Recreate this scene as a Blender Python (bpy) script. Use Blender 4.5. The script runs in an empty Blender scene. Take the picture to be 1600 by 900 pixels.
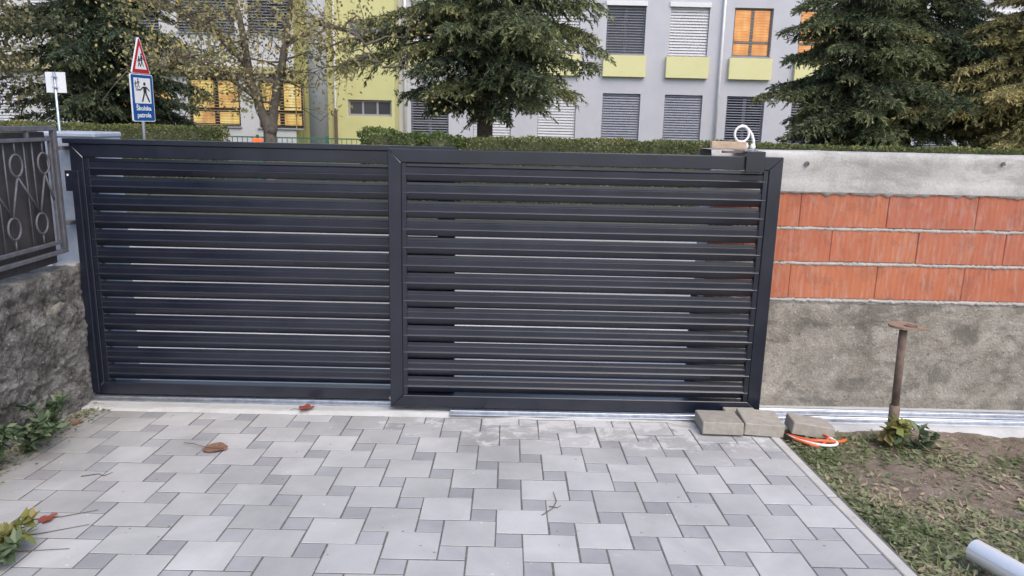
import bpy, math, random
import numpy as np
from mathutils import Vector, Matrix, noise
random.seed(7); rng = np.random.default_rng(11)
D = bpy.data; SC = bpy.context.scene; COL = SC.collection
R = math.radians

# ------------------------------------------------------------------ camera
cam = D.cameras.new('camera'); cam.sensor_width = 36; cam.lens = 1188.6 / 1600 * 36
cam.clip_start = .05; cam.clip_end = 900
co = D.objects.new('camera', cam); COL.objects.link(co); SC.camera = co
PITCH, ROLL, YAW = 0.21534, 0.02316, 0.00634
fw = Vector((math.sin(YAW) * math.cos(PITCH), math.cos(YAW) * math.cos(PITCH), -math.sin(PITCH)))
rt = Vector((math.cos(YAW), -math.sin(YAW), 0)); up = rt.cross(fw)
r2 = math.cos(ROLL) * rt + math.sin(ROLL) * up; u2 = -math.sin(ROLL) * rt + math.cos(ROLL) * up
co.matrix_world = Matrix(((r2.x, u2.x, -fw.x, 0), (r2.y, u2.y, -fw.y, 0), (r2.z, u2.z, -fw.z, 1.579), (0, 0, 0, 1)))

# ------------------------------------------------------------------ sky, sun, exposure
SUN_EL, SUN_AZ = 52, 150          # azimuth measured clockwise from +Y (the view direction)
w = D.worlds.new('World'); SC.world = w; w.use_nodes = True
nt = w.node_tree; bg = nt.nodes['Background']
sky = nt.nodes.new('ShaderNodeTexSky'); sky.sky_type = 'NISHITA'; sky.sun_disc = False
sky.sun_elevation = R(SUN_EL); sky.sun_rotation = R(SUN_AZ); sky.air_density = 1.0; sky.dust_density = 2.9; sky.ozone_density = 1.0
nt.links.new(sky.outputs[0], bg.inputs[0]); bg.inputs[1].default_value = .15
sl = D.lights.new('sun', 'SUN'); sl.energy = .7; sl.angle = R(60); sl.color = (1, .95, .90)
so = D.objects.new('sun', sl); COL.objects.link(so)
sd = Vector((math.sin(R(SUN_AZ)) * math.cos(R(SUN_EL)), math.cos(R(SUN_AZ)) * math.cos(R(SUN_EL)), math.sin(R(SUN_EL))))
so.rotation_euler = sd.to_track_quat('Z', 'Y').to_euler()
SC.view_settings.view_transform = 'Standard'; SC.view_settings.look = 'None'
SC.view_settings.exposure = .88; SC.view_settings.gamma = 1; SC.view_settings.use_curve_mapping = False

# ------------------------------------------------------------------ materials
def N(nt, t, **k):
    n = nt.nodes.new(t)
    for a, b in k.items():
        if a.startswith('i_'): n.inputs[a[2:].replace('_', ' ')].default_value = b
        else: setattr(n, a, b)
    return n
def ramp(nt, fac, stops):
    r = nt.nodes.new('ShaderNodeValToRGB'); e = r.color_ramp.elements
    while len(e) < len(stops): e.new(.5)
    for q, (p, c) in zip(e, stops): q.position = p; q.color = (*c, 1) if len(c) == 3 else c
    nt.links.new(fac, r.inputs[0]); return r.outputs[0]
def mix(nt, fac, a, b, mode='MIX'):
    m = nt.nodes.new('ShaderNodeMix'); m.data_type = 'RGBA'; m.blend_type = mode
    for s, v in ((m.inputs[0], fac), (m.inputs[6], a), (m.inputs[7], b)):
        if hasattr(v, 'is_output'): nt.links.new(v, s)
        elif isinstance(v, (int, float)): s.default_value = v
        else: s.default_value = (*v, 1)
    return m.outputs[2]
def mth(nt, op, a, b=0., c=0.):
    m = nt.nodes.new('ShaderNodeMath'); m.operation = op
    for s, v in zip(m.inputs, (a, b, c)):
        if hasattr(v, 'is_output'): nt.links.new(v, s)
        else: s.default_value = v
    return m.outputs[0]
def newmat(name):
    m = D.materials.new(name); m.use_nodes = True
    return m, m.node_tree, m.node_tree.nodes['Principled BSDF']
def noise_tex(nt, scale, detail=4, rough=.6, vec=None, dist=0):
    n = N(nt, 'ShaderNodeTexNoise'); n.inputs['Scale'].default_value = scale; n.inputs['Detail'].default_value = detail
    n.inputs['Roughness'].default_value = rough; n.inputs['Distortion'].default_value = dist
    if vec is not None: nt.links.new(vec, n.inputs['Vector'])
    return n.outputs['Fac']
def pos(nt): return N(nt, 'ShaderNodeNewGeometry').outputs['Position']
def scaled(nt, v, s):
    m = N(nt, 'ShaderNodeMapping'); m.inputs['Scale'].default_value = s; nt.links.new(v, m.inputs['Vector']); return m.outputs[0]
def bump(nt, bs, h, strength=.3, dist=.01):
    b = N(nt, 'ShaderNodeBump'); b.inputs['Strength'].default_value = strength; b.inputs['Distance'].default_value = dist
    nt.links.new(h, b.inputs['Height']); nt.links.new(b.outputs[0], bs.inputs['Normal'])
def grain(name, c1, c2, scale=20, rough=.8, bs_=.3, bd=.005, metal=0, spec=.5, stops=(.3, .7), detail=5, rnd=0, rr=0):
    m, nt, b = newmat(name); p = pos(nt)
    n = noise_tex(nt, scale, detail, .65, p)
    c = ramp(nt, n, [(stops[0], c1), (stops[1], c2)])
    if rnd:
        oi = N(nt, 'ShaderNodeObjectInfo').outputs['Random']
        v = mth(nt, 'MULTIPLY_ADD', oi, 2 * rnd, 1 - rnd)
        cc = N(nt, 'ShaderNodeCombineColor'); 
        for i in range(3): nt.links.new(v, cc.inputs[i])
        c = mix(nt, 1., c, cc.outputs[0], 'MULTIPLY')
    nt.links.new(c, b.inputs['Base Color'])
    if rr:
        nt.links.new(mth(nt, 'MULTIPLY_ADD', n, rr, rough - rr / 2), b.inputs['Roughness'])
    else: b.inputs['Roughness'].default_value = rough
    b.inputs['Metallic'].default_value = metal; b.inputs['Specular IOR Level'].default_value = spec
    if bs_: bump(nt, b, noise_tex(nt, scale * 4, 4, .7, p), bs_, bd)
    return m
M = {}
def emis(name, stops, strength, sc=(1.2, 1, .9)):
    m, nt, b = newmat(name)
    n1 = noise_tex(nt, 1, 3, .6, scaled(nt, pos(nt), (2.2, 1, .35))); n2 = noise_tex(nt, 1, 2, .5, scaled(nt, pos(nt), (1.1, 1, 2.4)))
    f = mth(nt, 'ADD', mth(nt, 'MULTIPLY', n1, .6), mth(nt, 'MULTIPLY', n2, .4)); f = mth(nt, 'MULTIPLY_ADD', f, 2.2, -.6)
    c = ramp(nt, f, stops)
    nt.links.new(c, b.inputs['Emission Color']); b.inputs['Emission Strength'].default_value = strength
    b.inputs['Base Color'].default_value = (.05, .04, .03, 1); b.inputs['Roughness'].default_value = .15
    return m

def paver_mat(name, c1, c2, rnd):
    m, nt, b = newmat(name); p = pos(nt)
    fine = noise_tex(nt, 260, 3, .7, p); blot = noise_tex(nt, 5, 4, .6, p)
    c = ramp(nt, mth(nt, 'ADD', mth(nt, 'MULTIPLY', fine, .5), mth(nt, 'MULTIPLY', blot, .5)), [(.3, c1), (.7, c2)])
    oi = N(nt, 'ShaderNodeObjectInfo').outputs['Random']
    v = mth(nt, 'MULTIPLY_ADD', oi, 2 * rnd, 1 - rnd); cc = N(nt, 'ShaderNodeCombineColor')
    for i in range(3): nt.links.new(v, cc.inputs[i])
    c = mix(nt, 1., c, cc.outputs[0], 'MULTIPLY')
    big = noise_tex(nt, 1.7, 4, .6, p, .8); bv = mth(nt, 'MULTIPLY_ADD', big, .8, .6); bc = N(nt, 'ShaderNodeCombineColor')
    for i in range(3): nt.links.new(bv, bc.inputs[i])
    c = mix(nt, 1., c, bc.outputs[0], 'MULTIPLY')
    vo = N(nt, 'ShaderNodeTexVoronoi'); vo.inputs['Scale'].default_value = 38; nt.links.new(p, vo.inputs['Vector']); vs = N(nt, 'ShaderNodeSeparateColor'); nt.links.new(vo.outputs['Color'], vs.inputs[0])
    spk = mth(nt, 'MULTIPLY', mth(nt, 'LESS_THAN', vo.outputs['Distance'], mth(nt, 'MULTIPLY', vs.outputs[1], .22)), mth(nt, 'GREATER_THAN', vs.outputs[0], .86))
    c = mix(nt, mth(nt, 'MULTIPLY', spk, .75), c, ramp(nt, vs.outputs[2], [(.45, (.14, .12, .1)), (.55, (.66, .65, .64))]))
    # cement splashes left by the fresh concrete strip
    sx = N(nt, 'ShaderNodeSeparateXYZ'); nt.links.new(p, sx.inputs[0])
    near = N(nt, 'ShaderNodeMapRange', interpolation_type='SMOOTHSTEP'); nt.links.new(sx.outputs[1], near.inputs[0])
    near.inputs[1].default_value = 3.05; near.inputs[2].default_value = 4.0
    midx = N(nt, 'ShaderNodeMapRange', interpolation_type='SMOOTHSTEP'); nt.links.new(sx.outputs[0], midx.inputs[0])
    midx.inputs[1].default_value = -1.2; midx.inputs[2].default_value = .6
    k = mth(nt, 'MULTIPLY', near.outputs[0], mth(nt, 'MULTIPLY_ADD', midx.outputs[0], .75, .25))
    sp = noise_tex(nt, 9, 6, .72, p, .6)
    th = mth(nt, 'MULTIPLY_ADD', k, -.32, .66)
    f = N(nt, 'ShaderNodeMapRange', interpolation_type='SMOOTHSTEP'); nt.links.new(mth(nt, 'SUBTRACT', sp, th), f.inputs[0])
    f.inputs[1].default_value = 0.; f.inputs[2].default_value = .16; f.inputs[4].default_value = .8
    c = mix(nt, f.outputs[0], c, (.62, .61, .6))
    # mottled brown darkening towards the old wall
    dl = N(nt, 'ShaderNodeMapRange', interpolation_type='SMOOTHSTEP'); nt.links.new(sx.outputs[0], dl.inputs[0])
    dl.inputs[1].default_value = -1.75; dl.inputs[2].default_value = -2.35
    df = mth(nt, 'MULTIPLY', dl.outputs[0], noise_tex(nt, 14, 5, .7, p)); df = mth(nt, 'MULTIPLY', df, .9)
    c = mix(nt, df, c, (.13, .115, .09))
    nt.links.new(c, b.inputs['Base Color']); b.inputs['Roughness'].default_value = .78
    b.inputs['Specular IOR Level'].default_value = .35
    bump(nt, b, fine, .25, .002); return m
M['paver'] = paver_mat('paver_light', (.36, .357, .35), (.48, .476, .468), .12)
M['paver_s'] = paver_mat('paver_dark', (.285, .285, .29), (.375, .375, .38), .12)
M['joint'] = grain('joint_sand', (.085, .08, .073), (.19, .18, .165), 60, .95)
def conc(name, c1, c2, c3, sc=3, pebble=0, bs_=.5, bd=.01, share=.28, stain=None, ct=(.32, .5, .68)):
    m, nt, b = newmat(name); p = pos(nt)
    big = noise_tex(nt, sc, 6, .65, p, .4); fine = noise_tex(nt, sc * 22, 5, .7, p)
    c = ramp(nt, mth(nt, 'ADD', mth(nt, 'MULTIPLY', big, .65), mth(nt, 'MULTIPLY', fine, .35)), [(ct[0], c1), (ct[1], c2), (ct[2], c3)])
    h = fine
    if pebble:
        v = N(nt, 'ShaderNodeTexVoronoi'); v.inputs['Scale'].default_value = pebble; nt.links.new(p, v.inputs['Vector'])
        s = N(nt, 'ShaderNodeSeparateColor'); nt.links.new(v.outputs['Color'], s.inputs[0])
        inside = mth(nt, 'LESS_THAN', v.outputs['Distance'], mth(nt, 'MULTIPLY_ADD', s.outputs[1], .32, .1))
        pick = mth(nt, 'MULTIPLY', inside, mth(nt, 'GREATER_THAN', s.outputs[0], 1 - share))
        pc = ramp(nt, s.outputs[2], [(0, (.1, .088, .072)), (.4, (.26, .235, .2)), (.8, (.42, .395, .355)), (1, (.58, .56, .52))])
        c = mix(nt, mth(nt, 'MULTIPLY', pick, .8), c, pc)
        h = mth(nt, 'ADD', fine, mth(nt, 'MULTIPLY', pick, .6))
    if stain:
        sn = noise_tex(nt, 1, 6, .72, scaled(nt, p, stain[0]), .5)
        sm = N(nt, 'ShaderNodeMapRange', interpolation_type='SMOOTHSTEP'); nt.links.new(sn, sm.inputs[0]); sm.inputs[1].default_value = stain[2]; sm.inputs[2].default_value = stain[2] + .12; sm.inputs[4].default_value = stain[3]
        c = mix(nt, sm.outputs[0], c, stain[1])
    nt.links.new(c, b.inputs['Base Color']); b.inputs['Roughness'].default_value = .9; b.inputs['Specular IOR Level'].default_value = .25
    bump(nt, b, h, bs_, bd); return m
M['old_wall'] = conc('old_concrete', (.125, .12, .112), (.26, .25, .235), (.46, .45, .43), 7, 75, 1., .03, .75, ((5, 5, 9), (.05, .047, .04), .52, .75), (.4, .5, .6))
M['base_wall'] = conc('weathered_concrete', (.18, .163, .133), (.3, .275, .232), (.44, .405, .35), 3.6, 60, .8, .012, .3, ((4, 4, 6), (.13, .12, .1), .51, .65), (.38, .5, .62))
M['beam'] = conc('new_concrete', (.32, .305, .285), (.43, .415, .395), (.51, .495, .475), 3.5, 0, .5, .006, 0, ((1.6, 1.6, 6), (.25, .24, .225), .5, .6), (.38, .5, .62))
M['strip'] = conc('fresh_concrete', (.40, .40, .39), (.49, .49, .48), (.56, .56, .55), 5, 0, .4, .004)
M['mortar'] = conc('mortar', (.3, .275, .25), (.41, .385, .355), (.5, .475, .445), 14, 0, .4, .004)
M['kerb'] = conc('kerb_concrete', (.4, .39, .36), (.5, .485, .45), (.58, .565, .53), 6, 0, .3, .003)
def clay():
    m, nt, b = newmat('clay_block'); p = pos(nt)
    oi = N(nt, 'ShaderNodeObjectInfo').outputs['Random']
    st = noise_tex(nt, 1, 4, .6, scaled(nt, p, (38, 38, 3)), .2); bl = noise_tex(nt, 5, 4, .6, p)
    f = mth(nt, 'ADD', mth(nt, 'MULTIPLY', st, .45), mth(nt, 'MULTIPLY', bl, .55))
    c = ramp(nt, f, [(.32, (.3, .085, .05)), (.46, (.42, .125, .065)), (.58, (.48, .16, .085)), (.7, (.5, .26, .18))])
    c = mix(nt, mth(nt, 'MULTIPLY', noise_tex(nt, 3.1, 2, .5, p), .9), c, (.48, .165, .07))
    c = mix(nt, mth(nt, 'MULTIPLY', oi, .55), c, (.37, .115, .08))
    c = mix(nt, mth(nt, 'MULTIPLY', mth(nt, 'GREATER_THAN', noise_tex(nt, 7, 5, .7, p), .56), .3), c, (.22, .085, .06))
    sm = noise_tex(nt, 1, 6, .75, scaled(nt, p, (30, 30, 6)), .9)
    mr = N(nt, 'ShaderNodeMapRange', interpolation_type='SMOOTHSTEP'); nt.links.new(sm, mr.inputs[0]); mr.inputs[1].default_value = .47; mr.inputs[2].default_value = .72; mr.inputs[4].default_value = .42
    smr = mr.outputs[0]
    c = mix(nt, smr, c, (.46, .37, .33))
    nt.links.new(c, b.inputs['Base Color']); b.inputs['Roughness'].default_value = .85
    wv = N(nt, 'ShaderNodeTexWave'); wv.inputs['Scale'].default_value = 11; wv.inputs['Distortion'].default_value = .3; nt.links.new(p, wv.inputs['Vector'])
    bump(nt, b, mth(nt, 'ADD', mth(nt, 'MULTIPLY', wv.outputs['Fac'], .7), mth(nt, 'MULTIPLY', st, .4)), .35, .004); return m
M['clay'] = clay()
M['gate'] = grain('anthracite_powder_coat', (.005, .0075, .017), (.009, .012, .024), 5, .32, .1, .0005, 0, .7, rr=.24)
_b = M['gate'].node_tree.nodes['Principled BSDF']; _b.inputs['Coat Weight'].default_value = .34; _b.inputs['Coat Roughness'].default_value = .16
M['gate_edge'] = grain('anthracite_weld', (.08, .082, .09), (.12, .12, .13), 60, .5, .2, .001)
M['galv'] = grain('galvanised_steel', (.36, .39, .44), (.55, .58, .62), 25, .32, .1, .001, .85, rr=.15)
M['chrome'] = grain('polished_tube', (.8, .81, .82), (.88, .89, .9), 8, .28, .05, .0005, .45)
M['fence_old'] = grain('old_fence_paint', (.075, .075, .088), (.135, .133, .15), 30, .5, .2, .001)
M['board_old'] = grain('brown_board', (.034, .031, .033), (.056, .051, .053), 8, .6, .15, .001, rnd=.12)
M['pillar'] = conc('painted_pillar', (.25, .285, .35), (.31, .345, .41), (.38, .41, .47), 6, 0, .25, .003)
M['rust'] = grain('rusty_steel', (.1, .062, .045), (.2, .145, .115), 25, .75, .4, .002)
M['rust_plate'] = grain('rusty_plate', (.2, .13, .09), (.32, .22, .16), 30, .8, .4, .002)
M['block'] = grain('dusty_paving_block', (.27, .245, .205), (.37, .34, .3), 30, .9, .4, .002, rnd=.08)
M['white_pl'] = grain('white_plastic', (.72, .71, .68), (.8, .79, .77), 15, .45, 0)
M['orange_pl'] = grain('orange_plastic', (.62, .11, .035), (.7, .15, .05), 15, .45, 0)
M['black_pl'] = grain('black_plastic', (.012, .012, .013), (.02, .02, .022), 15, .5, 0)
M['wood'] = grain('cut_wood', (.42, .29, .2), (.58, .43, .32), 40, .8, .3, .002)
M['soil'] = conc('soil', (.16, .12, .09), (.26, .205, .16), (.36, .3, .24), 5, 60, .8, .02)
M['asphalt'] = grain('asphalt', (.28, .27, .26), (.36, .35, .34), 40, .9, .4, .004)
M['pave'] = grain('pavement_concrete', (.5, .48, .45), (.6, .58, .55), 6, .9, .2, .003)
M['verge'] = grain('verge_grass', (.06, .07, .035), (.11, .115, .06), 8, .95, .5, .03)
M['gravel'] = grain('yard_gravel', (.2, .19, .18), (.3, .29, .27), 30, .95, .5, .01)
M['w_grey'] = grain('lavender_render', (.48, .48, .52), (.53, .53, .57), 1.5, .9, .15, .004)
M['w_light'] = grain('pale_render', (.5, .5, .5), (.57, .57, .57), 1.5, .9, .15, .004)
M['w_yellow'] = grain('yellow_render', (.54, .52, .24), (.6, .58, .28), 1.2, .9, .15, .004)
M['p_yellow'] = grain('pale_yellow_panel', (.66, .63, .32), (.7, .67, .36), 1.2, .7, 0)
M['w_band'] = grain('ochre_band', (.4, .36, .2), (.46, .42, .25), 2, .9, 0)
M['column'] = grain('column_render', (.37, .385, .39), (.43, .445, .45), 2, .9, .15, .004)
M['frame_d'] = grain('dark_window_frame', (.045, .042, .042), (.06, .056, .056), 5, .5, 0)
M['frame_g'] = grain('grey_window_frame', (.27, .27, .3), (.33, .33, .36), 5, .5, 0)
M['white_p'] = grain('white_paint', (.68, .68, .69), (.76, .76, .77), 5, .5, 0)
M['blind_l'] = grain('pale_blind', (.5, .5, .52), (.56, .56, .58), 5, .5, 0)
M['blind_g'] = grain('grey_blind', (.2, .212, .262), (.26, .272, .325), 5, .5, 0)
M['blind_w'] = grain('amber_blind', (.3, .2, .1), (.36, .25, .13), 5, .6, 0)
M['glass'] = grain('dark_glass', (.03, .033, .042), (.055, .06, .075), .7, .06, 0, spec=.7)
M['lit_o'] = emis('lit_orange', [(.2, (.62, .22, .06)), (.5, (.8, .36, .12)), (.8, (1, .6, .28))], .62)
M['lit_y'] = emis('lit_yellow', [(.12, (.12, .09, .06)), (.3, (.55, .27, .09)), (.5, (.78, .48, .17)), (.68, (.85, .66, .2)), (.9, (1, .85, .56))], .5)
M['green_m'] = grain('green_fence_paint', (.04, .2, .13), (.06, .26, .17), 5, .5, 0)
M['blue'] = grain('sign_blue', (.005, .062, .24), (.007, .072, .27), 5, .4, 0)
M['red'] = grain('sign_red', (.36, .016, .028), (.42, .02, .03), 5, .4, 0)
M['sign_w'] = grain('sign_white', (.62, .63, .65), (.68, .69, .71), 5, .4, 0)
M['black'] = grain('sign_black', (.02, .02, .025), (.03, .03, .035), 5, .5, 0)
M['bark'] = grain('bark', (.055, .042, .034), (.13, .1, .082), 9, .95, .8, .03)
M['bark_g'] = grain('grey_bark', (.09, .075, .062), (.19, .16, .135), 9, .95, .8, .03)
m, nt_, b_ = newmat('amber_lens'); b_.inputs['Base Color'].default_value = (.6, .06, .01, 1); b_.inputs['Emission Color'].default_value = (1, .12, .03, 1); b_.inputs['Emission Strength'].default_value = .9; M['lamp'] = m
def leafm(name, stops, trans=.25, rough=.6):
    m, nt, b = newmat(name); a = N(nt, 'ShaderNodeAttribute', attribute_name='tint')
    c = ramp(nt, a.outputs['Fac'], stops); nt.links.new(c, b.inputs['Base Color'])
    b.inputs['Roughness'].default_value = rough; b.inputs['Specular IOR Level'].default_value = .3
    if trans:
        t = N(nt, 'ShaderNodeBsdfTranslucent'); nt.links.new(c, t.inputs[0]); ms = N(nt, 'ShaderNodeMixShader'); ms.inputs[0].default_value = trans
        nt.links.new(b.outputs[0], ms.inputs[1]); nt.links.new(t.outputs[0], ms.inputs[2])
        nt.links.new(ms.outputs[0], nt.nodes['Material Output'].inputs[0])
    return m
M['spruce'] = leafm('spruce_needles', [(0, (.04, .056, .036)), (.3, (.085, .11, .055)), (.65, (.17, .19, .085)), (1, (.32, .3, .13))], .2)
M['spruce_d'] = leafm('dark_spruce_needles', [(0, (.036, .055, .038)), (.6, (.08, .108, .06)), (1, (.17, .19, .09))], .15)
M['larch'] = leafm('yellowing_needles', [(0, (.18, .16, .075)), (.5, (.35, .31, .13)), (.8, (.47, .41, .17)), (1, (.48, .3, .16))], .2)
M['autumn'] = leafm('autumn_leaves', [(0, (.16, .16, .075)), (.45, (.3, .28, .13)), (.8, (.42, .36, .15)), (1, (.52, .36, .12))], .3)
M['olive'] = leafm('olive_leaves', [(0, (.09, .095, .05)), (.5, (.17, .17, .085)), (1, (.3, .24, .12))], .3)
M['hedge'] = leafm('hedge_leaves', [(0, (.06, .085, .03)), (.5, (.14, .165, .055)), (.85, (.24, .235, .085)), (1, (.34, .25, .13))], .25)
M['hedge_b'] = leafm('bushy_leaves', [(0, (.04, .07, .025)), (.6, (.1, .15, .04)), (1, (.2, .2, .07))], .25)
M['grass'] = leafm('trampled_grass', [(0, (.08, .1, .035)), (.4, (.16, .2, .085)), (.65, (.25, .28, .16)), (.85, (.36, .31, .19)), (1, (.43, .36, .25))], .25)
M['weed'] = leafm('weed_leaves', [(0, (.045, .075, .035)), (.6, (.1, .145, .075)), (1, (.2, .24, .14))], .25)
M['weed_y'] = leafm('yellow_weed', [(0, (.1, .125, .03)), (.6, (.23, .25, .07)), (1, (.32, .24, .1))], .3)
M['dry'] = leafm('dry_leaf', [(0, (.24, .13, .085)), (1, (.33, .19, .13))], .15)
M['dry_r'] = leafm('red_dry_leaf', [(0, (.24, .055, .035)), (1, (.32, .09, .06))], .15)

# ------------------------------------------------------------------ builders
def root_loc(p):
    v = Vector((0, 0, 0))
    while p is not None: v += p.location; p = p.parent
    return v
def tag(o, label=None, cat=None, group=None, kind=None):
    for k, v in (('label', label), ('category', cat), ('group', group), ('kind', kind)):
        if v: o[k] = v
    return o
def thing(name, loc, label, cat, group=None):
    o = D.objects.new(name, None); COL.objects.link(o); o.location = loc; o.empty_display_size = .1
    return tag(o, label, cat, group)
class MB:
    def __init__(s): s.v = []; s.f = []
    def add(s, vs, fs):
        n = len(s.v); s.v += [tuple(q) for q in vs]; s.f += [tuple(i + n for i in q) for q in fs]; return s
    def box(s, x0, x1, y0, y1, z0, z1, b=0.):
        if not b:
            return s.add([(x0, y0, z0), (x1, y0, z0), (x1, y1, z0), (x0, y1, z0), (x0, y0, z1), (x1, y0, z1), (x1, y1, z1), (x0, y1, z1)],
                  [(0, 3, 2, 1), (4, 5, 6, 7), (0, 1, 5, 4), (1, 2, 6, 5), (2, 3, 7, 6), (3, 0, 4, 7)])
        vs = []; idx = {}
        for ix, X in enumerate((x0, x1)):
            for iy, Y in enumerate((y0, y1)):
                for iz, Z in enumerate((z0, z1)):
                    sx, sy, sz = (b if ix == 0 else -b), (b if iy == 0 else -b), (b if iz == 0 else -b)
                    for a, q in enumerate(((X, Y + sy, Z + sz), (X + sx, Y, Z + sz), (X + sx, Y + sy, Z))):
                        idx[ix, iy, iz, a] = len(vs); vs.append(q)
        fs = []; g = lambda *k: idx[k]
        for i in (0, 1):
            fs += [[g(i, 0, 0, 0), g(i, 1, 0, 0), g(i, 1, 1, 0), g(i, 0, 1, 0)], [g(0, i, 0, 1), g(1, i, 0, 1), g(1, i, 1, 1), g(0, i, 1, 1)], [g(0, 0, i, 2), g(1, 0, i, 2), g(1, 1, i, 2), g(0, 1, i, 2)]]
            for j in (0, 1):
                fs += [[g(i, j, 0, 0), g(i, j, 1, 0), g(i, j, 1, 1), g(i, j, 0, 1)], [g(i, 0, j, 0), g(i, 1, j, 0), g(i, 1, j, 2), g(i, 0, j, 2)], [g(0, i, j, 1), g(1, i, j, 1), g(1, i, j, 2), g(0, i, j, 2)]]
                for k in (0, 1): fs.append([g(i, j, k, 0), g(i, j, k, 1), g(i, j, k, 2)])
        c = Vector(((x0 + x1) / 2, (y0 + y1) / 2, (z0 + z1) / 2)); out = []
        for q in fs:
            P = [Vector(vs[i]) for i in q]; nrm = (P[1] - P[0]).cross(P[2] - P[0])
            out.append(q if nrm.dot(sum(P, Vector()) / len(P) - c) > 0 else q[::-1])
        return s.add(vs, out)
    def prism(s, poly, axis, a0, a1):
        """poly in the two other axes, extruded along axis from a0 to a1"""
        n = len(poly)
        def mk(p, q):
            return {'x': (q, p[0], p[1]), 'y': (p[0], q, p[1]), 'z': (p[0], p[1], q)}[axis]
        vs = [mk(p, a0) for p in poly] + [mk(p, a1) for p in poly]
        ar = sum(poly[i][0] * poly[(i + 1) % n][1] - poly[(i + 1) % n][0] * poly[i][1] for i in range(n))
        fs = [tuple(range(n)), tuple(range(2 * n - 1, n - 1, -1))] + [(i, i + n, (i + 1) % n + n, (i + 1) % n) for i in range(n)]
        flip = (ar > 0) != (axis == 'y')
        if not flip: pass
        if flip: fs = [q[::-1] for q in fs]
        return s.add(vs, fs)
    def tube(s, pts, r, seg=8, cap=True, closed=False):
        pts = [Vector(p) for p in pts]; n = len(pts); rs = r if hasattr(r, '__len__') else [r] * n
        base = len(s.v); ref = None
        for i, p in enumerate(pts):
            if closed: t = (pts[(i + 1) % n] - pts[i - 1])
            else: t = pts[min(i + 1, n - 1)] - pts[max(i - 1, 0)]
            t.normalize()
            if ref is None: ref = t.orthogonal().normalized()
            ref = (ref - t * ref.dot(t)).normalized(); bb = t.cross(ref)
            for k in range(seg):
                a = 2 * math.pi * k / seg; s.v.append(tuple(p + (ref * math.cos(a) + bb * math.sin(a)) * rs[i]))
        for i in range(n if closed else n - 1):
            j = (i + 1) % n
            for k in range(seg):
                k2 = (k + 1) % seg; s.f.append((base + i * seg + k, base + i * seg + k2, base + j * seg + k2, base + j * seg + k))
        if cap and not closed:
            s.f.append(tuple(base + k for k in range(seg))[::-1]); s.f.append(tuple(base + (n - 1) * seg + k for k in range(seg)))
        return s
    def build(s, name, mat, parent=None, smooth=False, loc=None):
        me = D.meshes.new(name); off = root_loc(parent)
        if parent is None:
            if loc is None:
                a = np.array(s.v); loc = ((a[:, 0].min() + a[:, 0].max()) / 2, (a[:, 1].min() + a[:, 1].max()) / 2, a[:, 2].min())
            off = Vector(loc)
        me.from_pydata([(x - off.x, y - off.y, z - off.z) for x, y, z in s.v], [], s.f); me.update()
        if smooth: me.polygons.foreach_set('use_smooth', [True] * len(me.polygons))
        me.materials.append(M[mat] if isinstance(mat, str) else mat)
        o = D.objects.new(name, me); COL.objects.link(o)
        if parent is None: o.location = off
        o.parent = parent
        return o
def gpu_mesh(name, verts, quads, mat, parent=None, tint=None, loc=None, smooth=False):
    verts = np.asarray(verts, float); quads = np.asarray(quads); off = np.array(root_loc(parent)) if parent is not None else np.array(loc if loc is not None else (0, 0, 0), float)
    me = D.meshes.new(name); me.vertices.add(len(verts)); me.vertices.foreach_set('co', (verts - off).ravel())
    k = quads.shape[1]; me.loops.add(quads.size); me.loops.foreach_set('vertex_index', quads.ravel().astype(np.int32))
    me.polygons.add(len(quads)); me.polygons.foreach_set('loop_start', np.arange(0, quads.size, k, dtype=np.int32))
    me.polygons.foreach_set('loop_total', np.full(len(quads), k, dtype=np.int32))
    if smooth: me.polygons.foreach_set('use_smooth', np.ones(len(quads), bool))
    me.update(calc_edges=True); me.validate()
    if tint is not None:
        at = me.attributes.new('tint', 'FLOAT', 'FACE'); at.data.foreach_set('value', np.asarray(tint, np.float32))
    me.materials.append(M[mat]); o = D.objects.new(name, me); COL.objects.link(o)
    if parent is None: o.location = off
    o.parent = parent; return o
def unit(a): return a / np.maximum(np.linalg.norm(a, axis=1, keepdims=True), 1e-9)
def leaves(C, A, B, wl=.45):
    """rhombic leaves: C base points, A length vectors, B half width vectors"""
    n = len(C); V = np.empty((n, 4, 3)); V[:, 0] = C; V[:, 1] = C + A * wl + B; V[:, 2] = C + A; V[:, 3] = C + A * wl - B
    return V.reshape(-1, 3), np.arange(4 * n).reshape(n, 4)
def rand_unit(n): return unit(rng.normal(size=(n, 3)))
def perp(A):
    return unit(np.cross(A, rand_unit(len(A))))
def vnoise(p, s, seed=0): return noise.noise(Vector((p[0] * s + seed, p[1] * s - seed, p[2] * s)))

# ------------------------------------------------------------------ ground
S, GY = -.0585, 3.96
def gz(y): return S * (min(y, 3.9) - GY) if y > -6 else S * (-6 - GY)
mb = MB()
ys = [-60, -6, 3.78, 3.9, 4.2, 5.9, 12.2, 60, 400]
for i in range(len(ys) - 1):
    za = (gz(ys[i]) if ys[i] < 3.9 else 0) - .09; zb = (gz(ys[i + 1]) if ys[i + 1] < 3.9 else 0) - .09
    mb.add([(-300, ys[i], za), (300, ys[i], za), (300, ys[i + 1], zb), (-300, ys[i + 1], zb)], [(0, 1, 2, 3)])
tag(mb.build('ground', 'gravel', loc=(0, 0, 0)), kind='structure')
mb = MB(); mb.box(-60, 60, 5.9, 12.2, -.085, -.06); tag(mb.build('road', 'asphalt', loc=(0, 9, -.085)), kind='structure')
mb = MB(); mb.box(-60, 60, 4.32, 5.9, -.085, .0); tag(mb.build('pavement', 'pave', loc=(0, 5, -.085)), kind='structure')
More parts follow.
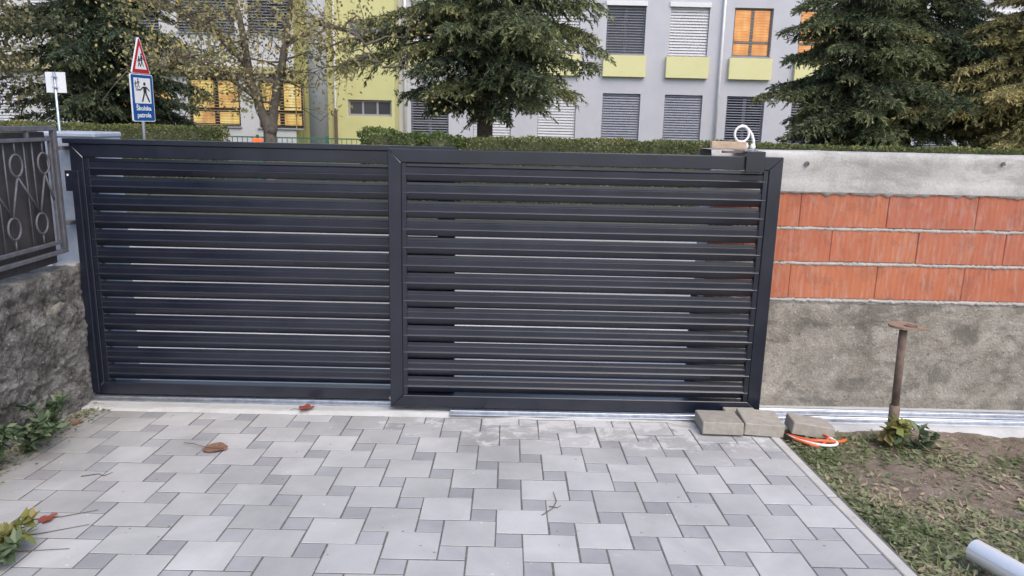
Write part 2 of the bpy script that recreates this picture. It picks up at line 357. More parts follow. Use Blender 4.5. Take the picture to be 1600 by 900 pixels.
mb = MB(); mb.box(-60, 60, 12.2, 34, -.085, .03); tag(mb.build('verge', 'verge', loc=(0, 20, -.085)), kind='structure')

# ------------------------------------------------------------------ driveway and its stones
LX, RX, Y0, Y1 = -2.31, 1.372, .0, 3.875
mb = MB(); zz = lambda y, d: gz(y) - d
mb.add([(LX - .1, Y0, zz(Y0, .0016)), (RX + .06, Y0, zz(Y0, .0016)), (RX + .06, Y1, zz(Y1, .0016)), (LX - .1, Y1, zz(Y1, .0016))], [(0, 1, 2, 3)])
drive = tag(mb.build('driveway', 'joint', loc=(0, 2, 0)), kind='structure')
ox, oy, a = -.12355, 2.76918, .1
def stone_mesh(poly, h=.06, bev=.0012):
    """poly: ccw outline about the origin"""
    n = len(poly); c = np.mean(poly, axis=0); P = np.array(poly); ins = []
    for i in range(n):
        p, q, r_ = P[i - 1], P[i], P[(i + 1) % n]
        e1 = (q - p) / np.linalg.norm(q - p); e2 = (r_ - q) / np.linalg.norm(r_ - q)
        n1 = np.array([-e1[1], e1[0]]); n2 = np.array([-e2[1], e2[0]]); ins.append(q + (n1 + n2) * bev)
    v = [(x, y, -h) for x, y in P] + [(x, y, -bev) for x, y in P] + [(x, y, 0) for x, y in ins]
    f = [tuple(range(2 * n, 3 * n))]
    for k in (0, n):
        f += [(k + i, k + (i + 1) % n, k + n + (i + 1) % n, k + n + i) for i in range(n)]
    me = D.meshes.new('stone'); me.from_pydata(v, [], f); me.update(); return me
SHARED = {}
def stone(name, x0, y0, sz, mat):
    g = .0031
    full = x0 >= LX and x0 + sz <= RX and y0 >= Y0 and y0 + sz <= Y1
    xa, xb, ya, yb = max(x0 + g, LX), min(x0 + sz - g, RX - g), max(y0 + g, Y0), min(y0 + sz - g, Y1 - .002)
    if xb - xa < .018 or yb - ya < .018: return
    if full:
        key = (name, mat)
        if key not in SHARED:
            q = sz / 2 - g; SHARED[key] = stone_mesh([(-q, -q), (q, -q), (q, q), (-q, q)]); SHARED[key].materials.append(M[mat])
        me = SHARED[key]; cx, cy = x0 + sz / 2, y0 + sz / 2
    else:
        cx, cy = (xa + xb) / 2, (ya + yb) / 2; u, v = (xb - xa) / 2, (yb - ya) / 2
        me = stone_mesh([(-u, -v), (u, -v), (u, v), (-u, v)]); me.materials.append(M[mat])
    o = D.objects.new(name, me); COL.objects.link(o); o.parent = drive
    z = gz(cy) + random.gauss(0, .00025)
    o.location = Vector((cx + random.gauss(0, .0008), cy + random.gauss(0, .0008), z)) - drive.location
    o.rotation_euler = (math.atan(S) + random.gauss(0, .0014), random.gauss(0, .0014), random.gauss(0, .004))
    return o
for m_ in range(-30, 31):
    for n_ in range(-30, 31):
        u, v = 2 * m_ + n_, m_ - 2 * n_
        x, y = ox + u * a, oy + v * a
        if not (LX - .2 < x < RX and Y0 - .2 < y < Y1): continue
        dark = abs(x + .1 - (-.67)) < .08 and abs(y + .1 - 2.86) < .08
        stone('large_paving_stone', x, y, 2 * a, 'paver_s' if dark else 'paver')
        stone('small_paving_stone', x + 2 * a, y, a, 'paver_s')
k0 = .0
while k0 < 3.7:
    k1 = min(k0 + .98, 3.72); d = .0235; c = (k0 + k1) / 2
    mb = MB(); mb.box(-d, d, -(k1 - k0) / 2 + .002, (k1 - k0) / 2 - .002, -.15, .004, .004)
    o = mb.build('edging_stone', 'kerb', loc=(0, 0, 0)); o.parent = drive
    o.location = Vector((RX + .0245 + random.gauss(0, .0015), c, gz(c) - .002)) - drive.location; o.rotation_euler = (math.atan(S), 0, random.gauss(0, .006))
    k0 += .985
# fresh concrete strip that carries the tracks
nx, ny = 260, 14; V = []; F = []
for i in range(nx + 1):
    x = -2.33 + 7.3 * i / nx
    fr = 3.872 - .03 * vnoise((x, 0, 0), 1.1) - .018 * vnoise((x, 3, 0), 6) - .008 * vnoise((x, 7, 0), 22)
    if x < -1.9: fr -= .03
    if x > 1.42: fr = 3.80 + .012 * vnoise((x, 0, 0), 5)
    for j in range(ny + 1):
        y = fr + (4.16 - fr) * j / ny
        e = min(1, j / 2.)
        V.append((x, y, (gz(y) if y < 3.96 else 0) + (-.03 + .038 * e) + .002 * vnoise((x, y, 0), 14)))
for i in range(nx):
    for j in range(ny):
        k = i * (ny + 1) + j; F.append((k, k + ny + 1, k + ny + 2, k + 1))
tag(gpu_mesh('concrete_strip', V, F, 'strip', smooth=True, loc=(0, 4, 0)), kind='structure')

# ------------------------------------------------------------------ gate tracks
def track(yc, x0, x1, label, base):
    t = thing('gate_track', ((x0 + x1) / 2, yc, .008), label, 'gate track', 'steel tracks under the sliding gates')
    mb = MB(); mb.box(x0, x1, yc - .055, yc + .045, .009, .0135, .001); mb.build('base_plate', 'galv', t)
    mb = MB(); mb.box(x0 + .001, x1 - .001, yc - .030, yc - .020, .0135, .028, .002); mb.build('rail_lip', 'galv', t)
    mb = MB(); mb.tube([(x0 + .001, yc, .021), (x1 - .001, yc, .021)], .009, 10); mb.build('rail', 'galv', t, smooth=True)
track(4.062, -2.30, 4.9, 'galvanised steel track under the gate leaf that meets the pillar', 0)
track(3.952, -.30, 4.9, 'galvanised steel track under the overlapping gate leaf, nearer the paving stones', 0)

# ------------------------------------------------------------------ sliding gate leaves
def leaf(x0, x1, yf, z0, z1, label, cap, name='sliding_gate'):
    t = thing(name, ((x0 + x1) / 2, yf + .03, z0), label, 'gate', 'anthracite slatted gate leaves')
    fwd_, th = .068, .05
    # mitred frame members, each a bevelled tube
    def member(nm, poly):
        mb = MB(); e = .003
        c = np.mean(poly, axis=0)
        outer = [tuple(p) for p in poly]; inner = [tuple(np.array(p) + (c - p) / np.linalg.norm(c - p) * 0 + np.sign(c - p) * e) for p in poly]
        n = len(poly)
        vs = [(p[0], yf, p[1]) for p in inner] + [(p[0], yf + e, p[1]) for p in outer] + [(p[0], yf + th, p[1]) for p in outer]
        fs = [tuple(range(n)), tuple(range(3 * n - 1, 2 * n - 1, -1))]
        for k in (0, n): fs += [(k + i, k + i + n, k + (i + 1) % n + n, k + (i + 1) % n) for i in range(n)]
        mb.add(vs, fs); mb.build(nm, 'gate', t)
    g = .0008; f = fwd_
    member('left_stile', [(x0, z0 + g), (x0 + f, z0 + f + g), (x0 + f, z1 - f - g), (x0, z1 - g)])
    member('right_stile', [(x1, z0 + g), (x1, z1 - g), (x1 - f, z1 - f - g), (x1 - f, z0 + f + g)])
    member('top_rail', [(x0 + g, z1), (x0 + f + g, z1 - f), (x1 - f - g, z1 - f), (x1 - g, z1)])
    member('bottom_rail', [(x0 + g, z0), (x1 - g, z0), (x1 - f - g, z0 + f), (x0 + f + g, z0 + f)])
    # channels that hold the slats
    ix0, ix1, iz0, iz1 = x0 + f, x1 - f, z0 + f, z1 - f
    for nm, xa, xb in (('slat_channel', ix0 + .001, ix0 + .026), ('slat_channel', ix1 - .026, ix1 - .001)):
        mb = MB(); mb.box(xa, xb, yf + .006, yf + .046, iz0 + .001, iz1 - .001, .0015); mb.build(nm, 'gate', t)
    # thirteen pressed slats
    n = 13; top = iz1 - .006; p = (top - iz0 - .008) / n
    H = p - .0068
    prof = [(.0205, 0), (.0195, -.0130), (.0140, -.0175), (.0116, -.0198), (.0118, -.0462), (.0062, -.0508), (.0044, -.0530), (.0050, -.0560), (.026, -H), (.030, -H), (.030, 0)]
    base = MB(); base.prism([(q[0], q[1]) for q in prof], 'x', -(ix1 - ix0) / 2 + .004, (ix1 - ix0) / 2 - .004)
    me = None
    for i in range(n):
        if me is None:
            o = base.build('slat', 'gate', None, loc=(0, 0, 0)); me = o.data
        else:
            o = D.objects.new('slat', me); COL.objects.link(o)
        o.parent = t
        o.location = Vector(((x0 + x1) / 2, yf, top - i * p + random.gauss(0, .0006))) - t.location
        o.rotation_euler = (random.gauss(0, .006), random.gauss(0, .0004), 0)
    if cap:
        mb = MB(); mb.box(x0 - .026, x1 + .002, yf - .012, yf + th + .006, z1 + .001, z1 + .027, .002); mb.build('top_cap', 'gate', t)
    for k in (x0 + .28, x1 - .3):
        mb = MB(); mb.tube([(k, yf + .0 + th / 2 - .008, z0 + .006), (k, yf + th / 2 + .008, z0 + .006)], .0125, 14); mb.build('roller', 'galv', t, smooth=True)
    return t
front = leaf(-.627, 1.402, 3.945, .034, 1.431, 'anthracite sliding gate leaf with mitred frame, overlapping in front and reaching the brick wall', False)
back = leaf(-2.312, -.287, 4.05, .034, 1.415, 'anthracite sliding gate leaf with flat cap rail, closed against the blue grey pillar', True)
mb = MB(); mb.tube([(-.634, 3.99, .066), (-.634, 4.04, .066)], .009, 10); mb.build('bolt', 'galv', back)
# closing strip bolted to the end of the back leaf
mb = MB(); mb.box(-2.300, -2.262, 4.024, 4.0495, .05, 1.276, .002); mb.build('closing_strip', 'gate', back)
mb = MB(); mb.box(-2.338, -2.3005, 4.034, 4.0485, 1.168, 1.276, .0015); lk = mb.build('strike_plate', 'gate', back)
mb = MB(); mb.tube([(-2.322, 4.0325, 1.253), (-2.322, 4.036, 1.253)], .006, 10); mb.build('bolt_head', 'white_p', lk)

# guide bracket and cable things on the gate top
t = thing('guide_bracket', (1.25, 3.99, 1.432), 'dark steel guide bracket hooked over the top rail of the gate', 'bracket')
mb = MB(); mb.box(1.205, 1.302, 3.928, 3.9435, 1.352, 1.458, .002); mb.build('front_flange', 'gate', t)
mb = MB(); mb.box(1.205, 1.302, 3.944, 4.16, 1.446, 1.458, .002); mb.build('top_plate', 'gate', t)
mb = MB(); mb.box(1.10, 1.2045, 3.99, 4.02, 1.445, 1.457, .001); mb.build('side_arm', 'rust', t)
for k in (1.225, 1.28):
    mb = MB(); mb.tube([(k, 4.02, 1.458), (k, 4.02, 1.468)], .009, 6); mb.build('bolt', 'galv', t)
mb = MB(); mb.box(1.085, 1.275, 4.17, 4.205, 1.462, 1.50, .002); tag(mb.build('wood_batten', 'wood'), 'short raw timber batten lying on the wall top beside the bracket', 'timber')
t = thing('cable_loop', (1.27, 4.23, 1.462), 'white cable conduit bent into an upright loop on the wall top', 'cable')
rg = [(1.262 + .042 * math.cos(k * math.pi / 14), 4.235 + .012 * math.cos(k * math.pi / 14), 1.541 + .042 * math.sin(k * math.pi / 14)) for k in range(28)]
mb = MB(); mb.tube(rg, .0065, 8, closed=True); mb.build('conduit_ring', 'white_pl', t, smooth=True)
mb = MB(); mb.tube([(1.262, 4.262, 1.585), (1.285, 4.265, 1.582), (1.307, 4.268, 1.565), (1.327, 4.27, 1.54), (1.34, 4.27, 1.505), (1.345, 4.27, 1.462)], .0085, 8); mb.build('conduit', 'white_pl', t, smooth=True)
for k, dz in ((1.222, .0), (1.258, .0), (1.283, .002), (1.322, -.002)):
    mb = MB(); mb.tube([(k, 4.222, 1.462), (k + .002, 4.222, 1.478 + dz), (k, 4.222, 1.492 + dz)], [.012, .015, .009], 10); mb.build('connector', 'white_pl', t, smooth=True)

# ------------------------------------------------------------------ rough walls
def rough_wall(name, xy0, xy1, back_, z0, zt, amp, res, mat, label, ztop_noise=.01, ledges=()):
    """front face from xy0 to xy1, thickness towards back_ (vector)"""
    a_, b_ = Vector(xy0), Vector(xy1); L = (b_ - a_).length; nb = Vector(back_); th = nb.length; nn = nb.normalized()
    prof = []; nz = int((zt - z0) / res); nt2 = max(3, int(th / res / 2))
    for i in range(nz + 1): prof.append((0, z0 + (zt - z0) * i / nz))
    for i in range(1, nt2 + 1): prof.append((th * i / nt2, zt))
    prof.append((th, z0)); nl = int(L / res); V = []; F = []
    for i in range(nl + 1):
        p = a_.lerp(b_, i / nl)
        for d, z in prof:
            q = (p.x + nn.x * d, p.y + nn.y * d, z)
            if d >= th: dd = 0; dz = 0
            else:
                r_ = .4 * vnoise(q, 3) + .3 * vnoise(q, 9, 3) + .3 * vnoise(q, 26, 8) + .32 * vnoise(q, 60, 5)
                dd = amp * r_
                for lz, la in ledges:
                    s = z - lz - .012 * vnoise((q[0], q[1], 0), 3); dd += la * (1 / (1 + math.exp(-s * 120)))
                dz = 0
                if z > zt - .05: dz = ztop_noise * (vnoise(q, 5, 2) + .7 * vnoise(q, 17, 4)) ; dd += max(0, (z - zt + .03)) * .4
            V.append((q[0] + nn.x * dd, q[1] + nn.y * dd, z + (dz if z > z0 + .02 else 0)))
    m_ = len(prof)
    for i in range(nl):
        for j in range(m_ - 1):
            k = i * m_ + j; F.append((k, k + m_, k + m_ + 1, k + 1))
    a2 = np.array(V); o = gpu_mesh(name, V, F, mat, loc=((a_.x + b_.x) / 2, (a_.y + b_.y) / 2, z0))
    if label: tag(o, label, 'wall')
    return o
old = rough_wall('old_concrete_wall', (-2.30, .4), (-2.30, 4.04), (-.34, 0), -.05, .765, .042, .0085, 'old_wall', 'crumbling old concrete wall with exposed pebbles under the ornamental fence', .012, ((.56, .014), (.30, -.010), (.14, .012)))
V = [(-2.297, 3.775, .585)]; F = []
for k in range(36):
    an = k * math.pi / 18; rr_ = 1 + .55 * vnoise((math.cos(an), math.sin(an), 0), 2.3) + .25 * vnoise((math.cos(an), math.sin(an), 0), 6)
    V.append((-2.292 - .012, 3.775 + .085 * rr_ * math.cos(an), .585 + .03 * rr_ * math.sin(an) + .012 * math.cos(an))); F.append((0, 1 + k, 1 + (k + 1) % 36))
V[0] = (-2.285, 3.775, .585)
gpu_mesh('plaster_patch', V, F, 'base_wall', old)

# brick wall at the right
bw = thing('brick_wall', (3., 4.27, 0), 'unplastered wall of orange clay blocks on a concrete base with a concrete top beam', 'wall')
o = rough_wall('concrete_base', (1.09, 4.158), (4.95, 4.158), (0, .25), -.05, .632, .012, .016, 'base_wall', None, .004, ((.50, -.004), (.345, -.005), (.09, .012)))
o.location -= bw.location; o.parent = bw
mb = MB(); mb.box(1.10, 4.94, 4.168, 4.40, .62, 1.242); mb.build('mortar_core', 'mortar', bw)
o = rough_wall('top_beam', (1.085, 4.146), (4.95, 4.146), (0, .27), 1.243, 1.456, .005, .016, 'beam', None, .003, ((1.292, .009),))
o.location -= bw.location; o.parent = bw
mb = MB(); mb.tube([(1.60, 4.141, 1.393), (1.60, 4.148, 1.393)], .013, 10); mb.build('tie_hole', 'old_wall', bw)
mb = MB(); mb.tube([(2.66, 4.141, 1.415), (2.66, 4.148, 1.415)], .011, 7); mb.build('tie_hole', 'old_wall', bw)
cz = [(1.052, 1.238), (.857, 1.040), (.648, .845)]
st = [[1.10, 1.32, 1.595], [1.10, 1.30, 1.785], [1.10, 1.16, 1.575]]
for r_, (za, zb) in enumerate(cz):
    xs = st[r_][:]
    while xs[-1] < 4.94: xs.append(xs[-1] + .486 + random.gauss(0, .006))
    xs[-1] = 4.94
    for i in range(len(xs) - 1):
        if xs[i + 1] - xs[i] < .03: continue
        mb = MB(); g = .0006 + abs(random.gauss(0, .0009)); dy = random.gauss(0, .002)
        mb.box(xs[i] + g, xs[i + 1] - g, 4.160 + dy, 4.30, za + random.gauss(0, .002), zb + random.gauss(0, .002), .003)
        ob = mb.build('clay_block', 'clay', bw)
    # uneven bed of mortar squeezed out under the course
    V = []; F = []; n = 700
    for i in range(n + 1):
        x = 1.10 + 3.84 * i / n; lo = za - .012; 
        h = .006 + .006 * vnoise((x, r_ * 7, 0), 9) + .007 * vnoise((x, r_ * 7, 2), 37) + .005 * vnoise((x, r_ * 7, 2), 90); d = -.001 + .004 * vnoise((x, r_ * 3, 4), 20) + .003 * vnoise((x, r_ * 3, 4), 70)
        h2 = .0065 + .007 * vnoise((x, r_ * 5, 9), 13) + .008 * vnoise((x, r_ * 5, 9), 60) + .006 * vnoise((x, r_ * 2, 9), 120)
        for yy, z in ((4.166, lo - h - .003), (4.1575 - d, lo - h), (4.1575 - d, lo + h2), (4.166, lo + h2 + .003)): V.append((x, yy, z))
    for i in range(n):
        for j in range(3): k = i * 4 + j; F.append((k, k + 4, k + 5, k + 1))
    gpu_mesh('mortar_bed', V, F, 'mortar', bw)
V = []; F = []; n = 420
for i in range(n + 1):     # cement that ran down from the top beam over the blocks
    x = 1.10 + 3.84 * i / n; lo = 1.243 - max(.002, .012 + .02 * vnoise((x, 1, 0), 4) + .02 * vnoise((x, 5, 2), 24))
    for yy, z in ((4.159, lo - .002), (4.152, lo), (4.148, 1.246)): V.append((x, yy, z))
for i in range(n):
    for j in range(2): k = i * 3 + j; F.append((k, k + 3, k + 4, k + 1))
gpu_mesh('cement_run', V, F, 'mortar', bw)

# gate pillar and the neighbour's ornamental fence on the old wall
pil = thing('gate_pillar', (-2.37, 4.27, 0), 'blue grey painted concrete pillar behind the end of the gate', 'pillar')
mb = MB(); mb.box(-2.515, -2.215, 4.125, 4.41, -.05, 1.442, .006); mb.build('shaft', 'pillar', pil)
mb = MB(); mb.box(-2.52, -2.21, 4.12, 4.415, 1.4425, 1.472, .008); mb.build('cap', 'pillar', pil)
mb = MB(); mb.prism([(-2.44, 4.045), (-2.335, 4.045), (-2.33, 4.12), (-2.45, 4.12)], 'z', .70, .775); mb.build('mortar_fillet', 'beam', pil)
fx = -2.37
fen = thing('ornamental_fence', (fx, 3.2, .78), 'grey tubular fence with rings and diagonal bars backed by brown boards', 'fence')
ye = 4.035
def bar(nm, y0, y1, z0, z1, dx=.014, mat='fence_old', xo=0, par=fen):
    mb = MB(); mb.box(fx - dx + xo, fx + dx + xo, y0, y1, z0, z1, .002); return mb.build(nm, mat, par)
bar('top_rail', 1.0, ye, 1.48, 1.504); bar('upper_rail', 1.0, ye - .045, 1.428, 1.446, .010)
bar('lower_rail', 1.0, ye - .045, .893, .912, .010); bar('bottom_rail', 1.0, ye, .842, .862)
bar('end_post', ye - .027, ye, .8625, 1.4795); bar('inner_post', ye - .061, ye - .0455, .9125, 1.4275, .008)
bar('intermediate_post', 3.79, 3.806, 1.4465, 1.4795, .009)
for k in (1.395, 1.0):
    mb = MB(); mb.box(fx - .008, fx + .03, ye + .0005, 4.124, k - .014, k + .004, .001); mb.build('hinge_lug', 'fence_old', fen)
for i in range(5):
    y = 3.945 - i * .62
yb = 4.0
while yb > 1.1:
    mb = MB(); mb.box(fx - .05, fx - .03, yb - .168, yb - .003, .79, 1.474, .002); mb.build('backing_board', 'board_old', fen); yb -= .17
def rod(p, q, r_=.0055, nm='rod'): mb = MB(); mb.tube([p, q], r_, 6); mb.build(nm, 'fence_old', fen, smooth=True)
def ring(y, z, rr=.047):
    mb = MB(); mb.tube([(fx, y + rr * math.cos(k * math.pi / 10), z + rr * 1.12 * math.sin(k * math.pi / 10)) for k in range(20)], .0058, 6, closed=True); mb.build('ring', 'fence_old', fen, smooth=True)
y = 3.915
while y > 1.2:
    yl = y - .065
    ring(y, 1.318); ring(yl, 1.02)
    rod((fx, y, 1.265), (fx, yl, 1.073)); rod((fx, y, 1.265), (fx, yl + .22, 1.073) if y < 3.85 else (fx, ye - .062, 1.13))
    rod((fx, yl, .967), (fx, yl, .912), .004); rod((fx, y, 1.371), (fx, y, 1.428), .004)
    rod((fx - .012, yl, 1.0725), (fx - .012, yl, 1.428), .004, 'thin_rod'); rod((fx - .012, y - .13, .912), (fx - .012, y - .13, 1.428), .004, 'thin_rod')
    y -= .22

# ------------------------------------------------------------------ small things by the wall foot
def block(x, y, z, rz, rx, ry, label, s=(.105, .103, .033)):
    mb = MB(); mb.box(-s[0], s[0], -s[1], s[1], 0, 2 * s[2], .004); o = mb.build('loose_paving_block', 'block', loc=(0, 0, 0))
    o.location = (x, y, z); o.rotation_euler = (rx, ry, rz); return tag(o, label, 'paving block', 'loose paving blocks beside the gate')
block(1.130, 3.765, .021, -.04, S, 0, 'dusty beige paving block lying flat under the gate corner')
block(1.28, 3.905, .02, .0, 0, 0, 'short paving block lying against the gate bottom behind the tilted block', (.085, .034, .028))
block(1.342, 3.765, .026, -.04, .05, .05, 'grey topped paving block slightly tilted beside the kerb end', (.102, .098, .033))
block(1.585, 3.715, .03, -.10, -.04, .12, 'paving block tipped over the orange and white cables', (.105, .075, .033))
def cable(name, pts, r_, mat, label):
    P = [Vector(p) for p in pts]; out = []
    for i in range(len(P) - 1):
        p0, p1, p2, p3 = P[max(i - 1, 0)], P[i], P[i + 1], P[min(i + 2, len(P) - 1)]
        for k in range(6):
            t = k / 6; out.append(.5 * ((2 * p1) + (p2 - p0) * t + (2 * p0 - 5 * p1 + 4 * p2 - p3) * t * t + (3 * p1 - p0 - 3 * p2 + p3) * t ** 3))
    out.append(P[-1]); mb = MB(); mb.tube(out, r_, 7); return tag(mb.build(name, mat, smooth=True), label, 'cable', 'loose cables at the end of the kerb')
zc = lambda y, d=.012: gz(y) + d
cable('electric_cable', [(1.44, 3.70, zc(3.7)), (1.50, 3.60, zc(3.6)), (1.60, 3.535, zc(3.53)), (1.672, 3.56, zc(3.56)), (1.66, 3.62, zc(3.62, .02)), (1.60, 3.66, zc(3.66, .02))], .0075, 'white_pl', 'white cable looped on the soil beside the kerb')
cable('electric_cable', [(1.46, 3.68, zc(3.68)), (1.53, 3.59, zc(3.59, .02)), (1.60, 3.565, zc(3.56, .025)), (1.69, 3.59, zc(3.59)), (1.74, 3.62, zc(3.62))], .009, 'orange_pl', 'thick orange cable running under the tipped block')
cable('electric_cable', [(1.47, 3.64, zc(3.64)), (1.52, 3.56, zc(3.56)), (1.58, 3.545, zc(3.54, .006)), (1.64, 3.595, zc(3.59, .03)), (1.63, 3.65, zc(3.65, .03))], .007, 'orange_pl', 'thin orange cable curled inside the white cable loop')
cable('electric_cable', [(1.435, 3.69, zc(3.69, .02)), (1.47, 3.63, zc(3.63, .01)), (1.51, 3.60, zc(3.6, .0))], .008, 'black_pl', 'short black cable end in the gap between two blocks')
# steel prop with a plate on top
t = thing('steel_prop', (1.985, 3.64, gz(3.64)), 'rusty steel prop with a round plate on top standing in the grass', 'steel prop')
b0 = Vector((1.985, 3.64, gz(3.64) - .05)); tp = Vector((1.972, 3.645, .628))
mb = MB(); mb.tube([b0, b0.lerp(tp, .38)], .026, 12); mb.build('outer_tube', 'rust', t, smooth=True)
mb = MB(); mb.tube([b0.lerp(tp, .37), tp], .0195, 12); mb.build('inner_tube', 'rust', t, smooth=True)
mb = MB(); mb.tube([tp, tp + Vector((0, 0, .011))], .072, 22); pl = mb.build('plate', 'rust_plate', t)
mb = MB(); mb.tube([tp + Vector((.02, -.03, .0115)), tp + Vector((.02, -.03, .016))], .03, 9); mb.build('rust_flake', 'rust', pl)
mb = MB(); mb.box(tp.x + .05, tp.x + .098, tp.y - .05, tp.y + .01, tp.z - .004, tp.z + .004, .001); mb.build('plate_tab', 'rust_plate', pl)
# shiny tube in the grass
t = thing('steel_pipe', (1.95, 2.2, gz(2.2)), 'shiny steel pipe lying in the grass at the garden edge', 'pipe')
p0 = Vector((1.668, 2.42, gz(2.42) + .05)); p1 = Vector((1.98, 1.35, gz(1.35) + .05)); dr = (p1 - p0).normalized()
mb = MB(); rr_, nn_ = .040, 32; sd_ = dr.orthogonal().normalized(); s2 = dr.cross(sd_)
for q, rad in ((p0, rr_), (p1, rr_), (p1, rr_ - .004), (p0, rr_ - .004)):
    mb.v += [tuple(q + (sd_ * math.cos(2 * math.pi * k / nn_) + s2 * math.sin(2 * math.pi * k / nn_)) * rad) for k in range(nn_)]
for i in range(4):
    j = (i + 1) % 4
    mb.f += [(i * nn_ + k, i * nn_ + (k + 1) % nn_, j * nn_ + (k + 1) % nn_, j * nn_ + k) for k in range(nn_)]
pw = mb.build('pipe_wall', 'chrome', t, smooth=False)
mb = MB(); mb.tube([p0 + dr * .3 , p0 + dr * .34], rr_ + .003, 28); mb.build('collar', 'galv', t, smooth=False)

# ------------------------------------------------------------------ garden
nx, ny = 110, 90; V = []; F = []
for i in range(nx + 1):
    x = 1.425 + 4.0 * i / nx
    for j in range(ny + 1):
        y = -.5 + 4.33 * j / ny; e = min(1, (x - 1.425) / .1)
        V.append((x, y, gz(y) - .03 + e * (.018 + .02 * vnoise((x, y, 0), 2) + .012 * vnoise((x, y, 0), 7) + .006 * vnoise((x, y, 0), 19))))
for i in range(nx):
    for j in range(ny): k = i * (ny + 1) + j; F.append((k, k + ny + 1, k + ny + 2, k + 1))
soil = tag(gpu_mesh('garden_soil', V, F, 'soil', smooth=True, loc=(3, 2, 0)), kind='structure')
def soil_z(x, y):
    e = min(1, (x - 1.425) / .1)
    return gz(y) - .03 + e * (.018 + .02 * vnoise((x, y, 0), 2) + .012 * vnoise((x, y, 0), 7) + .006 * vnoise((x, y, 0), 19))
C = []; A = []; W = []; T = []
cnt = 0
while cnt < 46000:
    x = 1.44 + 3.6 * random.random() ** 1.25; y = .6 + 3.15 * random.random() ** .85
    d = .62 + .9 * vnoise((x, y, 0), 1.7, 4) + .5 * vnoise((x, y, 0), 5, 9) + (.35 if x < 1.62 + .1 * vnoise((x, y, 1), 3) else 0)
    bare = math.exp(-(((x - 2.0) / .42) ** 2 + ((y - 3.12) / .20) ** 2)) + math.exp(-(((x - 2.6) / .5) ** 2 + ((y - 3.63) / .13) ** 2))
    if random.random() > max(d - bare * .9, .10): cnt += .15; continue
    cnt += 1
    z = soil_z(x, y); an = random.random() * 6.283
    tl = random.gauss(0, .35); k = random.random()
    if k < .5:                                       # grass blade, mostly pressed flat
        L = random.uniform(.02, .075); el = min(1.1, abs(random.gauss(.08, .22))); wd = random.uniform(.0016, .0035)
    else:                                             # broad bruised leaf
        L = random.uniform(.015, .045); el = abs(random.gauss(.08, .22)); wd = random.uniform(.004, .012)
    C.append((x, y, z + random.uniform(0, .012))); A.append((L * math.cos(el) * math.cos(an), L * math.cos(el) * math.sin(an), L * math.sin(el)))
    b = Vector((-math.sin(an) * math.cos(tl), math.cos(an) * math.cos(tl), math.sin(tl))) * wd; W.append(tuple(b))
    T.append(min(1, max(0, .6 + .5 * vnoise((x, y, 0), 2.5, 7) + random.gauss(0, .22))))
V, F = leaves(np.array(C), np.array(A), np.array(W))
tag(gpu_mesh('trampled_grass', V, F, 'grass', tint=T, loc=(2.5, 2.5, 0)), 'trampled grass and bruised leaves over the bare garden soil', 'grass', kind='stuff')
def herb(name, x, y, z, h, spread, n, mat, label, lw=.4, ls=(.035, .07), group=None, yaw=None):
    t = thing(name, (x, y, z), label, 'plant', group); C = []; A = []; W = []; T = []; ns = 5
    for s in range(ns):
        an = random.random() * 6.283 if yaw is None else yaw + random.gauss(0, .8); hh = h * random.uniform(.6, 1.1)
        tip = Vector((x + math.cos(an) * spread * random.uniform(.3, 1), y + math.sin(an) * spread * random.uniform(.3, 1), z + hh))
        b = Vector((x + random.gauss(0, .012), y + random.gauss(0, .012), z - .005)); md = b.lerp(tip, .55) + Vector((0, 0, hh * .2))
        pt = [b, b.lerp(md, .5), md, md.lerp(tip, .6), tip]; mb = MB(); mb.tube(pt, [.003, .003, .0025, .002, .0012], 5); mb.build('stem', mat if mat in ('weed', 'weed_y') else 'weed', t)
        for k in range(n // ns):
            q = random.random() ** .7; i = min(3, int(q * 4)); p = pt[i].lerp(pt[i + 1], q * 4 - i)
            a1 = random.random() * 6.283; el = random.gauss(.05, .4); L = random.uniform(*ls)
            dd = Vector((math.cos(a1) * math.cos(el), math.sin(a1) * math.cos(el), math.sin(el)))
            C.append(tuple(p)); A.append(tuple(dd * L)); tl = random.gauss(0, .5)
            W.append(tuple((Vector((-math.sin(a1), math.cos(a1), 0)) * math.cos(tl) + Vector((0, 0, math.sin(tl)))) * L * lw * .5)); T.append(random.random())
    V, F = leaves(np.array(C), np.array(A), np.array(W), .42); gpu_mesh('leaves', V, F, mat, t, T); return t
herb('broad_leaf_weed', 1.93, 3.60, soil_z(1.93, 3.6), .15, .10, 70, 'weed_y', 'yellow green broad leaved weed at the foot of the rusty prop', .75, (.04, .075))
herb('broad_leaf_weed', 2.07, 3.56, soil_z(2.07, 3.56), .10, .12, 55, 'weed', 'low green broad leaved weed beside the rusty prop', .7, (.04, .07))
for i, (x, y, h, sp, n, lb) in enumerate([(-2.235, 3.46, .2, .12, 220, 'bushy green weed with serrated leaves against the crumbling wall'), (-2.20, 3.27, .17, .15, 200, 'low spreading green weed at the wall foot, partly over the stones'),
        (-2.22, 3.05, .2, .13, 170, 'dark green weed at the wall foot next to a dry leaf'), (-1.76, 2.40, .08, .13, 130, 'pale yellow green weed sprawling over the paving with dry twigs')]):
    herb('wall_weed', x, y, gz(y), h, sp, n, 'weed' if i < 3 else 'weed_y', lb, .5, (.03, .065), yaw=.0)
herb('wall_weed', -1.72, 2.29, gz(2.29), .07, .12, 130, 'weed', 'leafy green weed sprawling over the paving beside the pale one', .5, (.03, .06), yaw=.1)
